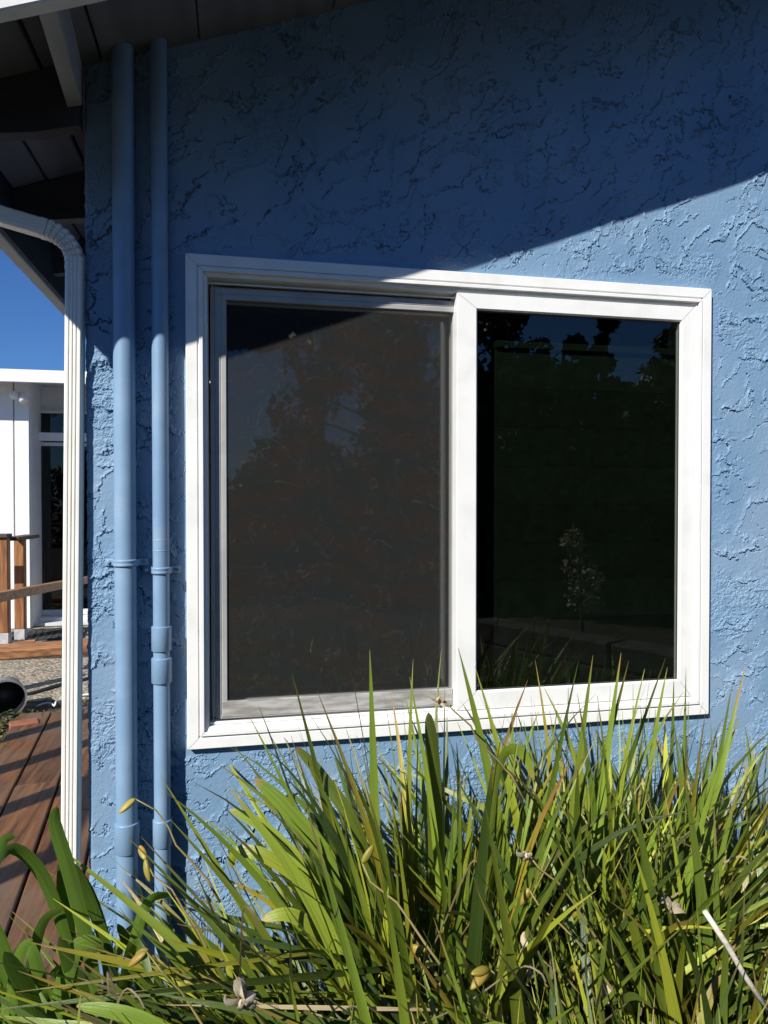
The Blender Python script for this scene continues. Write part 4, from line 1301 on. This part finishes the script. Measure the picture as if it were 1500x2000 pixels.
# straw stem slanting through the right foreground
tube('dead_stem', [(0.715, -1.0, 0.755), (0.752, -1.003, 0.700), (0.790, -0.998, 0.640), (0.835, -1.0, 0.575)], [0.0042, 0.0048, 0.0044, 0.0048], M['straw'], c6, 7)


# ------------------------------------------------------------------ broad strap leaves in the left corner
def strap(parent, ctrl, w, seed, n=16, mat='strap', tipk=0.48):
    P = [Vector(p) for p in ctrl]
    rg = random.Random(seed)

    def cr(t):
        m = len(P) - 1
        f = min(t * m, m - 1e-6); i = int(f); u = f - i
        p0 = P[max(i - 1, 0)]; p1 = P[i]; p2 = P[i + 1]; p3 = P[min(i + 2, m)]
        return 0.5 * ((2 * p1) + (p2 - p0) * u + (2 * p0 - 5 * p1 + 4 * p2 - p3) * u * u + (3 * p1 - p0 - 3 * p2 + p3) * u ** 3)
    pts = [cr(i / n) for i in range(n + 1)]
    V, UV, F = [], [], []
    roll = rg.uniform(-0.35, 0.35)
    for i, p in enumerate(pts):
        t = i / n
        tg = (pts[min(i + 1, n)] - pts[max(i - 1, 0)]).normalized()
        lat = tg.cross(Vector((0.15, -1, 0.25))).normalized()
        nr = tg.cross(lat)
        a = roll + 0.5 * (t - 0.4)
        la = lat * math.cos(a) + nr * math.sin(a); fl = tg.cross(la)
        e = (1 - t) / tipk
        ww = max(0.0015, w * 0.5 * (0.7 + 0.3 * min(1, t / 0.4)) * (math.sqrt(max(0.0, 1 - (1 - min(1, e)) ** 2))))
        for k in range(5):
            q = (k - 2) / 2
            V.append(p + la * (ww * q) - fl * (0.10 * ww * (1 - q * q)))
            UV.append((k / 4, t))
    for i in range(n):
        for k in range(4):
            q = 5 * i + k
            F.append((q, q + 1, q + 6, q + 5))
    me = uv_mesh('leaf', V, F, UV, M[mat])
    return link('leaf', me, None, parent)


rq = random.Random(55)
for i in range(110):                        # blades that have flopped over to the left
    par = (c8, c4, c7)[i % 3]
    f = rq.random()
    ty = rq.uniform(-1.05, -0.60); by = ty + rq.uniform(-0.10, 0.10)
    tx = rq.uniform(-0.50, 0.02); tz = 0.42 + 0.24 * rq.random() + 0.10 * max(0, tx + 0.3)
    L = rq.uniform(0.30, 0.60)
    rise = rq.uniform(0.02, 0.62)
    base = (tx + L * math.cos(rise), by, max(0.12, tz - L * math.sin(rise) - rq.uniform(0.0, 0.16)))
    mt = 'blade_yellow' if rq.random() < 0.08 else ('blade_dry' if rq.random() < 0.08 else rq.choice(['blade', 'blade_old', 'blade_old']))
    hero(par, base, (tx, ty, tz - rq.uniform(0, 0.06)), rq.uniform(0.008, 0.021) * (0.35 if mt == 'blade_dry' else 1), 0.0, mt, phi=rq.uniform(-1.1, 0.9), seed=i)
for i in range(10):                         # dry curled blades caught on the front of the clumps
    x = rq.uniform(-0.25, 1.05); y = -0.98 + 0.28 * rq.random() + 0.10 * x; z = rq.uniform(0.42, 0.72)
    a = rq.uniform(0.3, 2.8); L = rq.uniform(0.08, 0.22); k = rq.uniform(-0.45, 0.45)
    dx, dz = math.cos(a) * L, math.sin(a) * L
    c = [(x - dx, y + 0.04, z - dz), (x - 0.3 * dx + k * 0.02, y, z - 0.2 * dz), (x + 0.4 * dx + k * 0.05, y - 0.01, z + 0.5 * dz), (x + 0.6 * dx + k * 0.10, y - 0.02, z + 0.45 * dz), (x + 0.65 * dx + k * 0.13, y - 0.02, z + 0.2 * dz)]
    strap((c4, c5, c6, c8)[i % 4] if x < 0.6 else c6, c, rq.uniform(0.0022, 0.0045), 500 + i, mat='blade_dry', tipk=0.8)
for i, (c, w) in enumerate(CURL):
    strap(c1 if i < 7 else c4, c, w, 100 + i, mat='blade' if i % 3 else 'blade_broad', tipk=0.5)

ag = empty('strap_leaf_plant', (-0.30, -0.52, 0.0), 'broad leaved green plant in the left corner below the downspout', 'plant')
b0 = (-0.28, -0.52, 0.10)
STR = [
    ([(-0.26, -0.50, 0.15), (-0.285, -0.50, 0.45), (-0.325, -0.50, 0.65), (-0.355, -0.50, 0.765), (-0.352, -0.50, 0.80)], 0.036),
    ([(-0.28, -0.50, 0.15), (-0.325, -0.50, 0.48), (-0.375, -0.50, 0.66), (-0.425, -0.52, 0.735), (-0.448, -0.56, 0.72)], 0.032),
    ([(-0.29, -0.48, 0.12), (-0.33, -0.47, 0.42), (-0.345, -0.47, 0.58), (-0.352, -0.47, 0.68)], 0.042),
    ([(-0.26, -0.46, 0.12), (-0.265, -0.45, 0.42), (-0.295, -0.46, 0.58), (-0.335, -0.48, 0.67), (-0.352, -0.50, 0.675)], 0.034),
    ([(-0.34, -0.55, 0.15), (-0.40, -0.55, 0.42), (-0.44, -0.56, 0.58), (-0.47, -0.57, 0.66)], 0.042),
    ([(-0.34, -0.55, 0.15), (-0.43, -0.53, 0.45), (-0.47, -0.52, 0.62), (-0.452, -0.50, 0.735), (-0.43, -0.49, 0.742)], 0.030),
    ([(-0.30, -0.60, 0.10), (-0.34, -0.62, 0.38), (-0.37, -0.64, 0.53), (-0.40, -0.66, 0.62)], 0.044),
    ([(-0.25, -0.55, 0.10), (-0.27, -0.56, 0.35), (-0.30, -0.58, 0.50), (-0.325, -0.60, 0.60)], 0.042),
    ([(-0.22, -0.45, 0.10), (-0.20, -0.42, 0.30), (-0.215, -0.42, 0.42), (-0.25, -0.44, 0.52)], 0.036),
    ([(-0.36, -0.62, 0.10), (-0.43, -0.66, 0.33), (-0.46, -0.70, 0.45), (-0.48, -0.76, 0.48)], 0.044),
    ([(-0.30, -0.62, 0.08), (-0.36, -0.72, 0.33), (-0.38, -0.82, 0.45), (-0.40, -0.92, 0.45)], 0.042),
    ([(-0.26, -0.62, 0.08), (-0.26, -0.72, 0.33), (-0.26, -0.80, 0.47), (-0.28, -0.88, 0.50)], 0.040),
    ([(-0.38, -0.50, 0.10), (-0.50, -0.48, 0.40), (-0.56, -0.48, 0.55), (-0.62, -0.50, 0.58)], 0.042),
    ([(-0.20, -0.52, 0.08), (-0.16, -0.50, 0.30), (-0.17, -0.52, 0.44), (-0.21, -0.56, 0.50)], 0.036),
    ([(-0.40, -0.58, 0.10), (-0.52, -0.60, 0.36), (-0.58, -0.62, 0.48), (-0.66, -0.66, 0.50)], 0.042),
]
rs_ = random.Random(31)
for i in range(34):
    a = rs_.uniform(0, 2 * math.pi); L = rs_.uniform(0.42, 0.62); out = rs_.uniform(0.06, 0.22)
    bx, by = -0.36 + rs_.uniform(-0.14, 0.10), -0.58 + rs_.uniform(-0.16, 0.14)
    ca, sa = math.cos(a), math.sin(a)
    c = [(bx, by, 0.04), (bx + 0.25 * out * ca, by + 0.25 * out * sa, 0.55 * L), (bx + 0.6 * out * ca, by + 0.6 * out * sa, 0.85 * L + 0.06),
         (bx + out * ca, by + out * sa, 0.92 * L + rs_.uniform(-0.05, 0.07))]
    if by + out * sa < -0.12:
        STR.append((c, rs_.uniform(0.028, 0.044)))
for i, (c, w) in enumerate(STR):
    strap(ag, c, w * 0.76, i)
# low undergrowth that closes the gaps at the foot of the wall
ug = []
rg = random.Random(77)
V, F = [], []
for i in range(1500):
    x = rg.uniform(-0.75, 1.9); y = rg.uniform(-1.35, -0.08)
    a = rg.uniform(0, 6.28); L = rg.uniform(0.12, 0.34); w = rg.uniform(0.004, 0.009); ln = rg.uniform(0.1, 0.8)
    d = Vector((math.cos(a) * math.sin(ln), math.sin(a) * math.sin(ln), math.cos(ln)))
    lt_ = d.cross(Vector((0.2, -1, 0.1))).normalized()
    p = Vector((x, y, 0.0)); q = p + d * L * 0.55; r_ = p + d * L + Vector((d.x, d.y, -0.6)) * L * 0.12
    if r_.y > -0.02: continue
    off = len(V)
    V += [p - lt_ * w, p + lt_ * w, q - lt_ * w * .8, q + lt_ * w * .8, r_]
    F += [(off, off + 1, off + 3, off + 2), (off + 2, off + 3, off + 4)]
o = mk('undergrowth', V, F, M['weed']); tag(o, kind='stuff')
